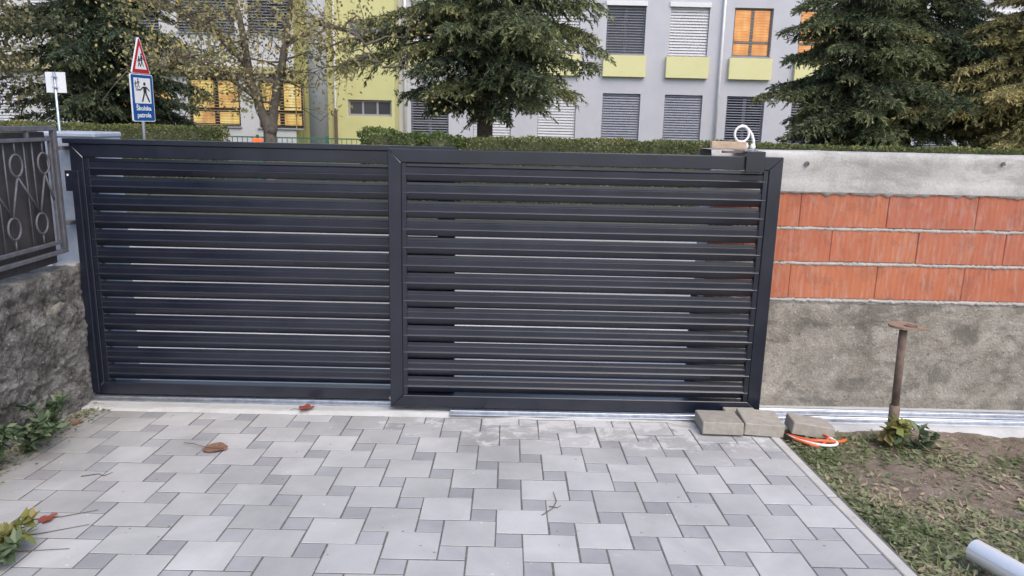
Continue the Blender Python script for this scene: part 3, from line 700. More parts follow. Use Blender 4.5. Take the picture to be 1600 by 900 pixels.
# tiny moss and debris along the wall foot
C = []; A = []; W = []; T = []
for i in range(2600):
    y = random.uniform(1.6, 3.98); x = -2.29 + abs(random.gauss(0, .07)) + .05 * max(0, vnoise((0, y, 0), 4)); an = random.random() * 6.283; L = random.uniform(.008, .022)
    C.append((x, y, gz(y) + .003)); A.append((L * math.cos(an), L * math.sin(an), random.uniform(0, .008))); W.append((-math.sin(an) * L * .25, math.cos(an) * L * .25, .001)); T.append(random.random())
V, F = leaves(np.array(C), np.array(A), np.array(W)); tag(gpu_mesh('leaf_litter', V, F, 'grass', tint=T, loc=(-2.2, 2.8, 0)), 'crumbs of dry leaves and moss along the wall foot', 'leaf litter', kind='stuff')
# fallen leaves
def fallen(x, y, L, wd, an, mat, label, lobes=None, curl=.18, stem=None, z=None):
    z = (gz(y) if z is None else z) + .004; t = thing('fallen_leaf', (x, y, z), label, 'leaf')
    n = 28; V = []; F = []
    for i in range(n):
        q = 2 * math.pi * i / n; r_ = 1.0 if not lobes else .55 + .45 * abs(math.cos(lobes * q / 2)) ** .7
        u, v = L / 2 * r_ * math.cos(q), wd / 2 * r_ * math.sin(q) * (1 - .25 * math.cos(q))
        V.append((x + u * math.cos(an) - v * math.sin(an), y + u * math.sin(an) + v * math.cos(an), z + curl * (abs(v) * .8 + max(0, u) * .5) + .002 * math.sin(5 * q)))
    V.append((x, y, z + .001)); F = [(i, (i + 1) % n, n) for i in range(n)]
    gpu_mesh('blade', V, F, mat, t, [random.random() for _ in F])
    if stem:
        mb = MB(); e = Vector((x - math.cos(an) * L * .48, y - math.sin(an) * L * .48, z + .004))
        mb.tube([Vector((x + math.cos(an) * L * .35, y + math.sin(an) * L * .35, z + .006)), e, e + Vector((stem[0] * .5, stem[1] * .5, .006)), e + Vector((stem[0], stem[1], .0))], .0018, 5); mb.build('stalk', 'rust', t)
fallen(-1.357, 3.345, .112, .105, R(-8), 'dry', 'large round brown leaf with a long stalk lying on the paving', None, .2, (-.12, .045))
fallen(-1.085, 3.925, .09, .085, .3, 'dry_r', 'curled reddish lobed leaf on the concrete strip before the gate', 5, .45, (-.04, -.01), .012)
fallen(-2.19, 3.66, .06, .045, .8, 'dry', 'small tan leaf by the end of the old wall', None, .3)
fallen(-1.70, 2.60, .075, .05, 1.1, 'dry_r', 'rust brown crumpled leaf among the weeds on the paving', 3, .5)
def twig(x, y, pts, label):
    P = [Vector((x + p[0], y + p[1], gz(y + p[1]) + .004 + (p[2] if len(p) > 2 else 0))) for p in pts]; mb = MB(); mb.tube(P, [.0022] + [.0017] * (len(P) - 2) + [.001], 5)
    tag(mb.build('twig', 'bark_g'), label, 'twig', 'dry twigs on the paving')
twig(.20, 2.78, [(-.045, -.06), (0, 0), (.02, .07), (.012, .16)], 'thin bent twig lying across the paving stones')
twig(.20, 2.80, [(-.012, .0), (.02, -.012), (.035, .01)], 'tiny twig crossing the bent twig')
twig(-1.62, 2.52, [(-.16, -.06), (-.05, -.03), (.09, .05)], 'straight dry twig slanting out of the pale weed')
twig(-1.60, 2.36, [(-.2, -.02), (-.06, .005), (.1, .03)], 'dry twig lying level beside the green weed')
twig(-1.66, 2.63, [(-.16, -.05), (0, .0), (.1, .06)], 'dry twig next to the rust brown leaf')
twig(-1.74, 3.02, [(-.06, -.02), (0, .01), (.03, -.01), (.05, .03)], 'short crooked twig on a large paving stone')

# ------------------------------------------------------------------ street signs
th_ = R(75); rx_, ry_ = math.cos(th_), math.sin(th_); nx_, ny_ = math.sin(th_), -math.cos(th_)
sx, sy = -6.575, 14.0
def sp(u, v, d): return (sx + rx_ * u + nx_ * d, sy + ry_ * u + ny_ * d, v)
def plate(poly, d0, d1, nm, mat, par):
    mb = MB(); n = len(poly); vs = [sp(u, v, d1) for u, v in poly] + [sp(u, v, d0) for u, v in poly]
    ar = sum(poly[i][0] * poly[(i + 1) % n][1] - poly[(i + 1) % n][0] * poly[i][1] for i in range(n)); o = range(n)
    fs = [tuple(o), tuple(range(2 * n - 1, n - 1, -1))] + [(i, i + n, (i + 1) % n + n, (i + 1) % n) for i in range(n)]
    if ar < 0: fs = [q[::-1] for q in fs]
    mb.add(vs, fs); return mb.build(nm, mat, par)
def rrect(u0, u1, v0, v1, r_):
    out = []
    for cx, cy, a0 in ((u1 - r_, v0 + r_, -90), (u1 - r_, v1 - r_, 0), (u0 + r_, v1 - r_, 90), (u0 + r_, v0 + r_, 180)):
        out += [(cx + r_ * math.cos(R(a0 + k * 30)), cy + r_ * math.sin(R(a0 + k * 30))) for k in range(4)]
    return out
sg = thing('school_sign', (sx, sy, .03), 'red triangle warning sign above a blue school patrol sign on one pole', 'traffic sign')
mb = MB(); mb.tube([sp(0, -.05, -.035), sp(0, 2.88, -.035)], .03, 12); mb.build('pole', 'galv', sg, smooth=True)
bp = plate(rrect(-.275, .275, 1.43, 2.25, .03), -.025, 0, 'blue_plate', 'sign_w', sg)
plate(rrect(-.262, .262, 1.443, 2.237, .025), .0005, .002, 'blue_face', 'blue', bp)
plate(rrect(-.205, .205, 1.745, 2.185, .008), .0025, .004, 'white_panel', 'sign_w', bp)
def limb(par, pts, w, d0=.0045, d1=.0058):
    for (u0, v0), (u1, v1) in zip(pts, pts[1:]):
        L = math.hypot(u1 - u0, v1 - v0); px, py = -(v1 - v0) / L * w / 2, (u1 - u0) / L * w / 2
        plate([(u0 - px, v0 - py), (u1 - px, v1 - py), (u1 + px, v1 + py), (u0 + px, v0 + py)][::1], d0, d1, 'pictogram_limb', 'black', par)
def dot(par, u, v, r_, d0=.0045, d1=.0058, mat='black'): plate([(u + r_ * math.cos(R(k * 30)), v + r_ * math.sin(R(k * 30))) for k in range(12)], d0, d1, 'pictogram_head', mat, par)
dot(bp, .055, 2.085, .03); plate([(.015, 2.04), (.02, 1.925), (.095, 1.925), (.10, 2.04)][::-1], .0045, .0058, 'pictogram_torso', 'black', bp)
limb(bp, [(.02, 2.03), (-.06, 1.975), (-.13, 1.985)], .024); limb(bp, [(.095, 2.03), (.17, 1.965)], .026); limb(bp, [(.04, 1.925), (-.025, 1.775)], .034); limb(bp, [(.075, 1.925), (.155, 1.775)], .034)
dot(bp, -.145, 1.983, .022); dot(bp, -.145, 1.983, .014, .006, .0065, 'sign_w')
for u, v, k in ((-.165, 2.06, .75), (-.10, 2.075, 1.)):
    dot(bp, u, v + .085 * k, .016 * k); limb(bp, [(u, v + .065 * k), (u, v)], .024 * k); limb(bp, [(u, v), (u - .025 * k, v - .065 * k)], .012); limb(bp, [(u, v), (u + .03 * k, v - .06 * k)], .012); limb(bp, [(u - .04 * k, v + .015), (u, v + .06 * k), (u + .045 * k, v + .02)], .01)
def text(s, v, h, par, mat, w=.0):
    c = D.curves.new('t', 'FONT'); c.body = s; c.size = 1; c.align_x = 'CENTER'; c.extrude = .004; c.offset = .022; c.resolution_u = 3
    o = D.objects.new('t', c); COL.objects.link(o); dg = bpy.context.evaluated_depsgraph_get(); me = D.meshes.new_from_object(o.evaluated_get(dg)); D.objects.remove(o)
    k = h; V = []
    a_ = np.array([q.co for q in me.vertices]); wid = a_[:, 0].max() - a_[:, 0].min(); kx = w / wid
    mb = MB(); mb.add([sp(p[0] * kx, v + p[1] * k, .0035 + p[2] * .3) for p in a_], [tuple(f.vertices) for f in me.polygons]); return mb.build('lettering', mat, par)
text('Školska', 1.625, .115, bp, 'sign_w', .37); text('patrola', 1.505, .115, bp, 'sign_w', .34)
tri = lambda s, z0, z1: [(-s, z0), (s, z0), (0, z1)]
tp_ = plate([(-.215, 2.262), (.215, 2.262), (.225, 2.285), (.018, 2.865), (0, 2.88), (-.018, 2.865), (-.225, 2.285)], -.025, 0, 'warning_plate', 'sign_w', sg)
plate([(-.20, 2.268), (.20, 2.268), (.212, 2.288), (.01, 2.852), (-.01, 2.852), (-.212, 2.288)], .0005, .002, 'red_border', 'red', tp_)
plate(tri(.142, 2.335, 2.735), .0025, .004, 'white_panel', 'sign_w', tp_)
for u, v, k in ((-.035, 2.455, .85), (.03, 2.475, 1.1)):
    dot(tp_, u, v + .105 * k, .017 * k); limb(tp_, [(u, v + .085 * k), (u, v)], .036 * k); limb(tp_, [(u, v), (u - .03 * k, v - .09 * k)], .018); limb(tp_, [(u, v), (u + .035 * k, v - .085 * k)], .018); limb(tp_, [(u - .045 * k, v + .01), (u, v + .075 * k), (u + .05 * k, v + .02)], .013)
# sign seen from behind
t = thing('parking_sign', (-7.53, 13, .03), 'small white sign panel seen from behind on a thin pole', 'traffic sign')
mb = MB(); mb.box(-7.69, -7.36, 13.0, 13.012, 1.875, 2.205, .002); mb.build('panel', 'sign_w', t)
mb = MB(); mb.tube([(-7.525, 12.975, -.05), (-7.525, 12.975, 2.20)], .022, 10); mb.build('pole', 'galv', t, smooth=True)
for z in (1.95, 2.12):
    mb = MB(); mb.box(-7.56, -7.49, 12.945, 12.999, z, z + .02, .001); mb.build('clamp', 'galv', t)
# small red lamp by the green fence
t = thing('warning_lamp', (-5.62, 17.2, .03), 'small glowing orange red lamp just above the gate cap, before the green fence', 'lamp')
mb = MB(); mb.tube([(-5.62, 17.2, -.05), (-5.62, 17.2, 1.0099)], .03, 8); mb.build('post', 'green_m', t)
mb = MB(); mb.box(-5.72, -5.51, 17.15, 17.25, 1.01, 1.09, .02); mb.build('lens', 'lamp', t)

# ------------------------------------------------------------------ school building
sch = thing('school_building', (0, 30, .03), 'two storey school with lavender grey, yellow and pale walls and blinds in its windows', 'building')
def holed(nm, x0, x1, z0, z1, Y, holes, mat, depth=.22, par=sch):
    xs = sorted({x0, x1, *[q for h in holes for q in h[:2]]}); zs = sorted({z0, z1, *[q for h in holes for q in h[2:4]]})
    xs = [q for q in xs if x0 <= q <= x1]; zs = [q for q in zs if z0 <= q <= z1]; mb = MB()
    for xa, xb in zip(xs, xs[1:]):
        for za, zb in zip(zs, zs[1:]):
            cx, cz_ = (xa + xb) / 2, (za + zb) / 2
            if not any(h[0] < cx < h[1] and h[2] < cz_ < h[3] for h in holes): mb.add([(xa, Y, za), (xb, Y, za), (xb, Y, zb), (xa, Y, zb)], [(0, 1, 2, 3)])
    for a1, b1, c1, d1 in [h[:4] for h in holes]:
        q = [(a1, c1), (b1, c1), (b1, d1), (a1, d1)]
        for i in range(4):
            p, r_ = q[i], q[(i + 1) % 4]; mb.add([(p[0], Y, p[1]), (p[0], Y + depth, p[1]), (r_[0], Y + depth, r_[1]), (r_[0], Y, r_[1])], [(0, 1, 2, 3)])
    return mb.build(nm, mat, par)
def window(x0, x1, z0, z1, Y, kind, frame='frame_g', split=.5, trans=.32, box=False, blind_to=0.):
    """kind: dark, closed, half, lit"""
    fr = MB(); d = .1 if frame == 'frame_d' else .075; yb = Y + .15
    for q in ((x0, x0 + d, z0, z1), (x1 - d, x1, z0, z1), (x0 + d, x1 - d, z0, z0 + d), (x0 + d, x1 - d, z1 - d, z1)): fr.box(q[0], q[1], yb, yb + .06, q[2], q[3])
    xm = x0 + (x1 - x0) * split; zm = z0 + (z1 - z0) * trans
    fr.box(xm - d * .8, xm + d * .8, yb - .004, yb + .056, z0 + d, z1 - d)
    fr.box(x0 + d, xm - d * .8, yb + .002, yb + .054, zm - d * .7, zm + d * .7); fr.box(xm + d * .8, x1 - d, yb + .002, yb + .054, zm - d * .7, zm + d * .7)
    wn = fr.build('window', frame, sch)
    mb = MB(); mb.box(x0 + .01, x1 - .01, yb + .03, yb + .04, z0 + .01, z1 - .01); mb.build('pane', {'lit': 'lit_o', 'lit_y': 'lit_y'}.get(kind, 'glass'), wn)
    sp_, tilt, th2, mat = {'dark': (.095, .5, .062, 'blind_g'), 'closed': (.105, 1.15, .124, 'blind_l'), 'half': (.095, 1., .105, 'blind_g'), 'lit': (.10, .3, .05, 'blind_w'), 'lit_y': (.10, .3, .06, 'blind_w')}[kind]
    mb = MB(); z = z1 - .03; zb = z0 + blind_to * (z1 - z0)
    while z > zb + .04:
        dy, dz = th2 / 2 * math.cos(tilt), th2 / 2 * math.sin(tilt); yc = Y + .085; q = random.gauss(0, .001)
        mb.add([(x0 + .015, yc - dy, z - dz + q), (x1 - .015, yc - dy, z - dz + q * .5), (x1 - .015, yc + dy, z + dz + q * .5), (x0 + .015, yc + dy, z + dz + q), (x0 + .015, yc - dy, z - dz - .004 + q), (x1 - .015, yc - dy, z - dz - .004 + q * .5), (x1 - .015, yc + dy, z + dz - .004 + q * .5), (x0 + .015, yc + dy, z + dz - .004 + q)],
               [(0, 1, 2, 3), (7, 6, 5, 4), (4, 5, 1, 0), (5, 6, 2, 1), (6, 7, 3, 2), (7, 4, 0, 3)]); z -= sp_
    mb.build('blind', mat, wn)
    if box: mb = MB(); mb.box(x0 - .05, x1 + .03, Y - .06, Y + .05, z1 - .02, z1 + .14); mb.build('blind_box', 'white_p', wn)
    mb = MB(); mb.box(x0 - .04, x1 + .04, Y - .07, Y - .002, z0 - .045, z0 - .003); mb.build('sill', 'frame_g', wn)
    return wn
GYw = 30.; ux = [-6.1 + 0, ]
cols = [-3.82, -1.42, 1.06, 3.52, 5.90, 8.29, 10.78, 13.22, 15.66, 18.1, 20.5]
up_kind = ['closed', 'dark', 'closed', 'dark', 'closed', 'lit', 'lit', 'dark', 'closed', 'dark', 'closed']
lo_kind = ['dark', 'closed', 'closed', 'half', 'half', 'dark', 'dark', 'half', 'dark', 'dark', 'dark']
holes = []
for x in cols: holes += [(x, x + 1.46, 4.17, 5.93), (x - .03, x + 1.42, .95, 2.72)]
holed('wall', -4.30, 24, .03, 8.6, GYw, holes, 'w_grey')
mb = MB(); mb.box(-4.30, 24, GYw + .6, GYw + 12, .03, 8.6); mb.build('wall_core', 'w_grey', sch)
mb = MB(); mb.box(-4.5, 24.2, GYw - .4, GYw + 12.2, 8.602, 8.9); mb.build('roof', 'frame_g', sch)
for i, x in enumerate(cols):
    window(x, x + 1.46, 4.17, 5.93, GYw, up_kind[i], box=up_kind[i] in ('closed', 'dark'), split=.5, trans=.3)
    window(x - .03, x + 1.42, .95, 2.72, GYw, lo_kind[i], split=.5, trans=.3, blind_to=.0)
    mb = MB(); mb.box(x - .09, x + 1.52, GYw - .16, GYw - .003, 3.33, 4.11, .01); mb.build('yellow_panel', 'p_yellow', sch)
for x in (7.88, -4.05, 17.5):
    mb = MB(); mb.tube([(x, GYw - .1, .03), (x, GYw - .1, 8.55)], .05, 10); mb.build('downpipe', 'white_p', sch, smooth=True)
# yellow stair block
YY = 28.9
yh = [(-5.98, -4.42, 4.47, 5.05), (-6.03, -4.42, 1.66, 2.24)]
holed('yellow_wall', -7.72, -4.305, .03, 9, YY, yh, 'w_yellow')
mb = MB(); mb.box(-7.72, -4.31, YY + .5, YY + 6, .03, 9); mb.build('yellow_core', 'w_yellow', sch)
mb = MB(); mb.add([(-4.305, YY, .03), (-4.305, YY + 1.1, .03), (-4.305, YY + 1.1, 9), (-4.305, YY, 9)], [(0, 1, 2, 3)]); mb.build('yellow_return', 'w_yellow', sch)
for h_ in yh:
    fr = MB(); d = .07; x0, x1, z0, z1 = h_; yb = YY + .1
    n = 3; wd = (x1 - x0) / n
    for k in range(n + 1): fr.box(x0 + k * wd - (d / 2 if 0 < k < n else (0 if k == 0 else d)), x0 + k * wd + (d / 2 if 0 < k < n else (d if k == 0 else 0)), yb, yb + .06, z0, z1)
    for k in range(n):
        xa = x0 + k * wd + (d if k == 0 else d / 2); xb = x0 + (k + 1) * wd - (d if k == n - 1 else d / 2)
        fr.box(xa, xb, yb, yb + .06, z0, z0 + d); fr.box(xa, xb, yb, yb + .06, z1 - d, z1)
    wn = fr.build('window', 'frame_g', sch)
    for k in range(n):
        xa, xb = x0 + k * wd + .03, x0 + (k + 1) * wd - .03; mb = MB(); mb.box(xa, xb, yb + .025, yb + .035, z0 + .02, z1 - .02); mb.build('pane', 'glass', wn)
mb = MB(); mb.tube([(-6.87, 27.9, -.05), (-6.87, 27.9, 9)], .335, 28); mb.build('column', 'column', sch, smooth=True)
mb = MB(); mb.box(-6.50, -6.44, 28.8, 28.87, 1.85, 9); mb.build('downpipe', 'white_p', sch)
mb = MB(); mb.box(-6.52, -6.42, 28.78, 28.88, .03, 1.849); mb.build('downpipe_foot', 'rust', sch)
# pale wing at the left
LY = 28.
lh = [(-11.56, -9.70, 1.18, 2.87), (-9.05, -7.45, 1.16, 2.82), (-14.1, -12.12, 1.18, 2.8), (-16.9, -14.7, 1.2, 2.75), (-19.6, -17.4, 1.2, 2.75), (-22.3, -20.1, 1.2, 2.75)]
lu = [(-11.75, -9.75, 4.40, 6.4), (-9.3, -7.8, 4.40, 6.4), (-14.4, -12.4, 4.4, 6.4), (-17.1, -15.1, 4.4, 6.4), (-19.8, -17.8, 4.4, 6.4)]
holed('pale_wall', -26, -7.725, .03, 9, LY, lh + lu, 'w_light')
mb = MB(); mb.box(-26, -7.74, LY + .6, LY + 10, .03, 9); mb.build('pale_core', 'w_light', sch)
mb = MB(); mb.add([(-7.725, LY, .03), (-7.725, YY, .03), (-7.725, YY, 9), (-7.725, LY, 9)], [(0, 1, 2, 3)]); mb.build('pale_return', 'w_yellow', sch)
mb = MB(); mb.box(-26, -7.73, LY - .25, LY - .003, 3.03, 3.27); mb.build('ochre_ledge', 'w_band', sch)
mb = MB(); mb.box(-26, -7.73, LY - .12, LY - .004, 2.90, 3.027); mb.build('painted_ledge_shade', 'frame_d', sch)  # dark strip standing in for the shade under the ochre ledge
for i, h_ in enumerate(lh): window(*h_, LY, 'lit_y' if i < 3 else 'closed', 'frame_d', .52 if i == 0 else .5, .34)
for i, h_ in enumerate(lu): window(*h_, LY, 'dark' if i < 3 else 'closed', 'frame_d', .5, .3)

# green metal fence
gf = thing('green_fence', (-4.3, 19, .03), 'low green metal railing in front of the yellow wall', 'fence')
x = -9.6
while x < -1.2:
    mb = MB(); mb.box(x - .03, x + .03, 18.97, 19.03, .0, 1.12, .003); mb.build('post', 'green_m', gf)
    if x + 1.7 < -1.1:
        mb = MB(); 
        for k in range(1, 14): mb.box(x + k * .121 - .007, x + k * .121 + .007, 18.993, 19.007, .12, 1.05)
        mb.build('bar_panel', 'green_m', gf)
        for z in (.10, 1.052): mb = MB(); mb.box(x + .031, x + 1.669, 18.985, 19.015, z, z + .03); mb.build('rail', 'green_m', gf)
    x += 1.7

# ------------------------------------------------------------------ vegetation
def trunk_mesh(t, pts, rad, mat, name='trunk', seg=10):
    P = [Vector(p) for p in pts]; out = []; rr = []
    for i in range(len(P) - 1):
        for k in range(4):
            q = k / 4; out.append(P[i].lerp(P[i + 1], q) + Vector((random.gauss(0, .012), random.gauss(0, .012), 0)) * (1 if i + k else 0)); rr.append(rad[i] + (rad[i + 1] - rad[i]) * q)
    out.append(P[-1]); rr.append(rad[-1]); mb = MB(); mb.tube(out, rr, seg); return mb.build(name, mat, t, smooth=True)
def spruce(x, y, H, Rr, zb, rt_, label, mat='spruce', dens=1., lean=0, seed=0, bark='bark', step=.26, droop=.35, zdet=5.2, gapside=None):
    t = thing('spruce_tree', (x, y, .03), label, 'tree', 'conifers along the school')
    trunk_mesh(t, [(x, y, -.1), (x + lean * .3, y, H * .35), (x + lean, y, H)], [rt_, rt_ * .75, .03], bark)
    C = []; A = []; T = []; Lb = MB(); rs = np.random.default_rng(seed + 5); z = zb
    while z < H - .2:
        far = z > zdet; q = (z - zb) / (H - zb); R0 = Rr * (1 - q) ** .85 * rs.uniform(.82, 1.1) * (min(1, .72 + q * 2.2))
        nb = int(rs.integers(6, 9)) if not far else 6; a0 = rs.uniform(0, 6.28)
        for k in range(nb):
            an = a0 + k * 6.283 / nb + rs.normal(0, .22); L = R0 * rs.uniform(.5, 1.15); zz_ = z + rs.normal(0, .09)
            dv = np.array([math.cos(an), math.sin(an), 0]); n = 9; br = []
            rise = rs.uniform(.0, .22)
            for i in range(n + 1):
                s = i / n; br.append(np.array([x + lean * z / H, y, zz_]) + dv * L * s + np.array([0, 0, L * (rise * s - droop * s ** 1.6 + .14 * max(0, s - .7))]))
            Lb.tube([tuple(p) for p in br], [max(.006, .035 * (L / 3) * (1 - i / (n + 1))) for i in range(n + 1)], 4, cap=False)
            ns = max(6, int(L * (11 if not far else 3.5) * dens)); lf = rs.normal(0, .16)
            for s in range(ns):
                f = .14 + .86 * (s + rs.uniform(0, 1)) / ns; i = min(n - 1, int(f * n)); p = br[i] + (br[i + 1] - br[i]) * (f * n - i)
                for sd2 in (-1, 1):
                    l2 = L * (.27 * (1 - f) + .12) * rs.uniform(.6, 1.25)
                    a2 = an + sd2 * rs.uniform(.55, 1.1); d2 = np.array([math.cos(a2), math.sin(a2), rs.normal(-.4, .2)])
                    m_ = max(5, int(l2 * (84 if not far else 8)))
                    u = np.sort(rs.uniform(.05, 1, m_)); P = p + d2 * l2 * u[:, None]; P[:, 2] -= .22 * l2 * u ** 2
                    dd = unit(d2[None] * .8 + rs.normal(0, .55, (m_, 3)) + np.array([0, 0, -.3]))
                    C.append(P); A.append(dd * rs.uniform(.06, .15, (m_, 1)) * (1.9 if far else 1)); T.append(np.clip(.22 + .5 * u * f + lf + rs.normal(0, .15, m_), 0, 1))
        z += step * rs.uniform(.75, 1.25) * (1 if not far else 1.8)
    C = np.concatenate(C); A = np.concatenate(A); T = np.concatenate(T)
    B = perp(A) * np.linalg.norm(A, axis=1, keepdims=True) * .13
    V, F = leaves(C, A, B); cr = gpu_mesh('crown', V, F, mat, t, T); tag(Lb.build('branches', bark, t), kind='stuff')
    return t
spruce(-.61, 18, 11.5, 3.0, 2.1, .2, 'tall spruce with bare lower trunk before the yellow and lavender walls', seed=1, dens=1.15, step=.28)
spruce(8.3, 19, 10.5, 2.15, 1.35, .17, 'dense dark green spruce hiding lit windows, branches down to the hedge', 'spruce', 1.25, seed=2, step=.24)
spruce(10.3, 20.2, 10, 2.9, 1.75, .15, 'thin spruce with a reddish bare trunk behind the dense spruce', 'spruce', 1.1, seed=3, bark='rust', step=.28)
spruce(11.9, 17.9, 9, 2.6, 1.6, .13, 'yellowing larch with drooping branches next to the thin spruce', 'larch', 1.1, seed=4, step=.3)
spruce(-10.3, 20, 11, 2.45, 1.5, .18, 'broad very dark spruce behind the school signs', 'spruce_d', 1.1, seed=6, step=.24)
def leafy(x, y, limbs, nl, mat, label, ls, bark, cl, seed, twigs=3, zmin=1.4, spread=1.0, cluster=.28):
    rs = np.random.default_rng(seed); t = thing('leafy_tree', (x, y, .03), label, 'tree', 'autumn trees along the school')
    ends = []; first = True; BR = MB()
    for pts, rad in limbs:
        trunk_mesh(t, pts, rad, bark, 'trunk' if first else 'limb', 9); first = False; n = len(pts)
        for s in range(cl):
            f = rs.uniform(.3, 1) * (n - 1); i = min(n - 2, int(f)); p = np.array(pts[i]) + (np.array(pts[i + 1]) - np.array(pts[i])) * (f - i)
            if p[2] < zmin: continue
            an = rs.uniform(0, 6.283); L = rs.uniform(.7, 2.1) * spread; d = np.array([math.cos(an), math.sin(an) * .8, rs.uniform(-.15, .6)])
            q = [p + d * L * k / 4 + np.array([0, 0, -.22 * L * (k / 4) ** 2]) + rs.normal(0, .03, 3) * k for k in range(5)]
            BR.tube([tuple(v) for v in q], [.028, .022, .016, .01, .005], 5, cap=False); ends += q[2:]
            for _ in range(twigs):
                e = q[int(rs.integers(2, 5))]; dd = d * .5 + rs.normal(0, .5, 3); r_ = [e + dd * .7 * k / 3 - np.array([0, 0, .1 * k * k / 9]) for k in range(4)]
                BR.tube([tuple(v) for v in r_], [.009, .007, .005, .003], 4, cap=False); ends += r_[1:]
    tag(BR.build('branches', bark, t), kind='stuff'); ends = np.array(ends)
    ch = rs.choice(len(ends), nl, p=(lambda w_: w_ / w_.sum())(rs.uniform(.0, 1, len(ends)) ** 2.5)); tb = rs.uniform(0, 1, len(ends))
    C = ends[ch] + rs.normal(0, cluster, (nl, 3)) * np.array([1, 1, .7]); A = unit(rs.normal(size=(nl, 3)) + np.array([0, 0, -.5])) * rs.uniform(*ls, (nl, 1)); B = perp(A) * np.linalg.norm(A, axis=1, keepdims=True) * .36
    k = C[:, 2] > zmin - .2; C, A, B, ch = C[k], A[k], B[k], ch[k]
    V, F = leaves(C, A, B, .4); gpu_mesh('crown', V, F, mat, t, np.clip(tb[ch] * .75 + rs.normal(.1, .16, len(C)), 0, 1)); return t
ax, ay = -5.28, 17.
leafy(ax, ay, [([(ax, ay, -.1), (ax + .01, ay, 1.25), (ax - .18, ay + .05, 1.75), (ax - .36, ay, 2.35), (ax - .42, ay - .1, 3.2), (ax - .7, ay, 4.4), (ax - .9, ay, 5.6)], [.16, .14, .1, .085, .07, .05, .02]),
                ([(ax + .03, ay, 1.2), (ax + .13, ay + .05, 1.75), (ax + .22, ay, 2.3), (ax + .36, ay, 2.75), (ax + .5, ay + .1, 3.6), (ax + .62, ay, 4.6), (ax + .9, ay, 5.8)], [.12, .1, .09, .08, .065, .045, .02]),
                ([(ax - .40, ay, 2.6), (ax - 1.0, ay - .3, 3.3), (ax - 1.7, ay - .4, 3.7), (ax - 2.1, ay - .5, 4.0)], [.06, .045, .03, .012]),
                ([(ax - .2, ay, 1.9), (ax - .9, ay - .4, 2.5), (ax - 1.5, ay - .6, 2.7), (ax - 1.9, ay - .7, 2.5)], [.05, .04, .03, .012]),
                ([(ax + .45, ay, 3.1), (ax + 1.1, ay - .2, 3.5), (ax + 2., ay - .3, 3.3), (ax + 2.6, ay - .4, 2.6)], [.05, .035, .025, .008])],
      7500, 'autumn', 'forked tree with thinning yellow brown leaves before the lit windows', (.05, .105), 'bark_g', 19, 21, spread=.7, zmin=1.75, cluster=.2)
lx, ly = -12.3, 18.
leafy(lx, ly, [([(lx, ly, -.1), (lx + .05, ly, 1.6), (lx + .1, ly, 3), (lx + .3, ly, 5.5)], [.12, .1, .08, .03]), ([(lx + .05, ly, 1.7), (lx - .7, ly, 2.6), (lx - 1.3, ly, 4.2)], [.07, .05, .02]), ([(lx + .08, ly, 1.9), (lx + .45, ly - .1, 2.7), (lx + .6, ly, 4.4)], [.06, .05, .02])],
      5200, 'olive', 'olive leaved tree with a thin trunk beside the dark spruce', (.06, .13), 'bark', 14, 23, spread=.6, zmin=1.5)
rx0, ry0 = 13.6, 19.5
leafy(rx0, ry0, [([(rx0, ry0, -.1), (rx0 - .1, ry0, 2), (rx0 - .5, ry0, 3.5), (rx0 - .8, ry0, 6)], [.14, .11, .08, .03]), ([(rx0 - .1, ry0, 1.9), (rx0 - 1., ry0, 2.8), (rx0 - 1.9, ry0, 3.4), (rx0 - 2.6, ry0, 3.6)], [.07, .05, .03, .012])],
      4500, 'autumn', 'yellow brown leafy tree behind the larch and hedge', (.07, .14), 'bark_g', 16, 29, spread=.9, zmin=1.9)
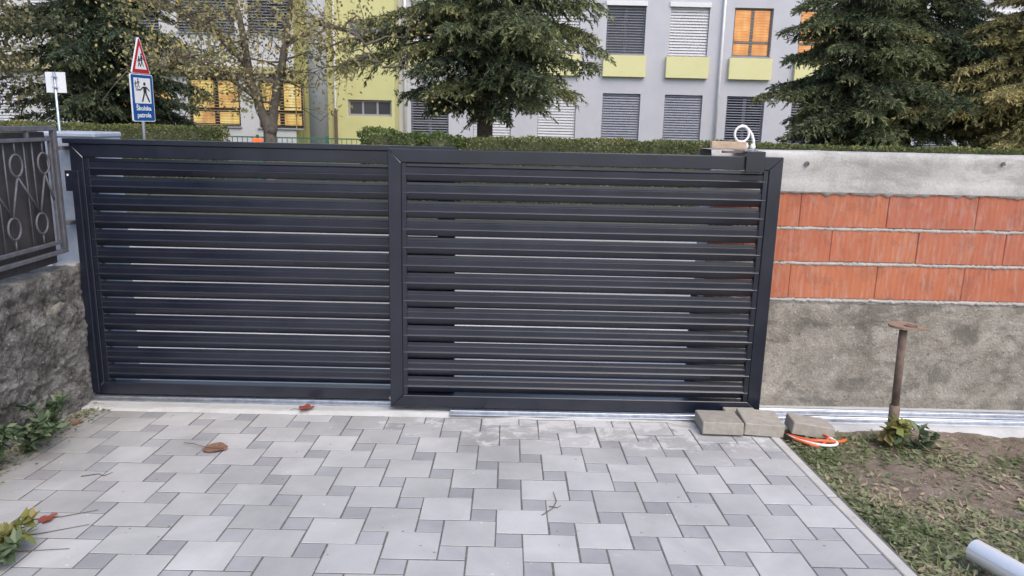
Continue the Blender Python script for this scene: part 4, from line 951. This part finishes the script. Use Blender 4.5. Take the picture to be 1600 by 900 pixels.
def hedge(x0, x1, y0, y1, z1, n, mat, label, lump=.06, ls=(.03, .06), name='hedge'):
    t = thing(name, ((x0 + x1) / 2, (y0 + y1) / 2, .03), label, 'hedge'); C = []; Nn = []
    cx, cy = (x0 + x1) / 2, (y0 + y1) / 2; hx, hy = (x1 - x0) / 2, (y1 - y0) / 2
    fr = np.array([2 * hx * z1, 2 * hx * z1 * .25, 2 * hx * 2 * hy, 2 * hy * z1, 2 * hy * z1]); pick = rng.choice(5, n, p=fr / fr.sum()); U = rng.uniform(-1, 1, (n, 2))
    P = np.empty((n, 3)); Q = np.zeros((n, 3))
    for f, (ax_, sg_) in enumerate(((1, -1), (1, 1), (2, 1), (0, -1), (0, 1))):
        k = pick == f; u = U[k]
        if ax_ == 1: P[k] = np.stack([cx + hx * u[:, 0], np.full(k.sum(), cy + sg_ * hy), z1 * (u[:, 1] + 1) / 2], 1)
        elif ax_ == 2: P[k] = np.stack([cx + hx * u[:, 0], cy + hy * u[:, 1], np.full(k.sum(), z1)], 1)
        else: P[k] = np.stack([np.full(k.sum(), cx + sg_ * hx), cy + hy * u[:, 0], z1 * (u[:, 1] + 1) / 2], 1)
        Q[k, ax_] = sg_
    nz = np.array([vnoise(p, 1.3, 3) + .6 * vnoise(p, 4, 8) for p in P]); P += Q * (nz * lump)[:, None] - Q * np.abs(rng.normal(0, .05, (n, 1))); P[:, 2] = np.maximum(P[:, 2], .05)
    A = unit(Q * .8 + rng.normal(size=(n, 3)) * .7 + np.array([0, 0, .35])) * rng.uniform(*ls, (n, 1)); B = perp(A) * np.linalg.norm(A, axis=1, keepdims=True) * .4
    V, F = leaves(P, A, B, .45); gpu_mesh('foliage', V, F, mat, t, np.clip(.45 + .4 * nz + rng.normal(0, .2, n), 0, 1))
    mb = MB(); mb.box(x0 + .1, x1 - .1, y0 + .08, y1 - .08, .0, z1 - .05); mb.build('twig_core', 'verge', t)
hedge(-.95, 16, 14.7, 15.5, 1.25, 46000, 'hedge', 'long clipped hedge with yellowing tips above the gate and the brick wall', .07)
hedge(-2.85, -1.72, 14.6, 15.6, 1.32, 4500, 'hedge_b', 'bushy rounded shrub at the end of the green railing', .14, (.04, .07), 'shrub')
hedge(-1.68, -.98, 14.7, 15.5, 1.27, 2600, 'hedge_b', 'small leafy shrub between the rounded shrub and the long hedge', .14, (.04, .07), 'shrub')
hedge(-16, -5.95, 15.6, 16.4, 1.32, 26000, 'hedge', 'clipped green hedge behind the school signs', .05)
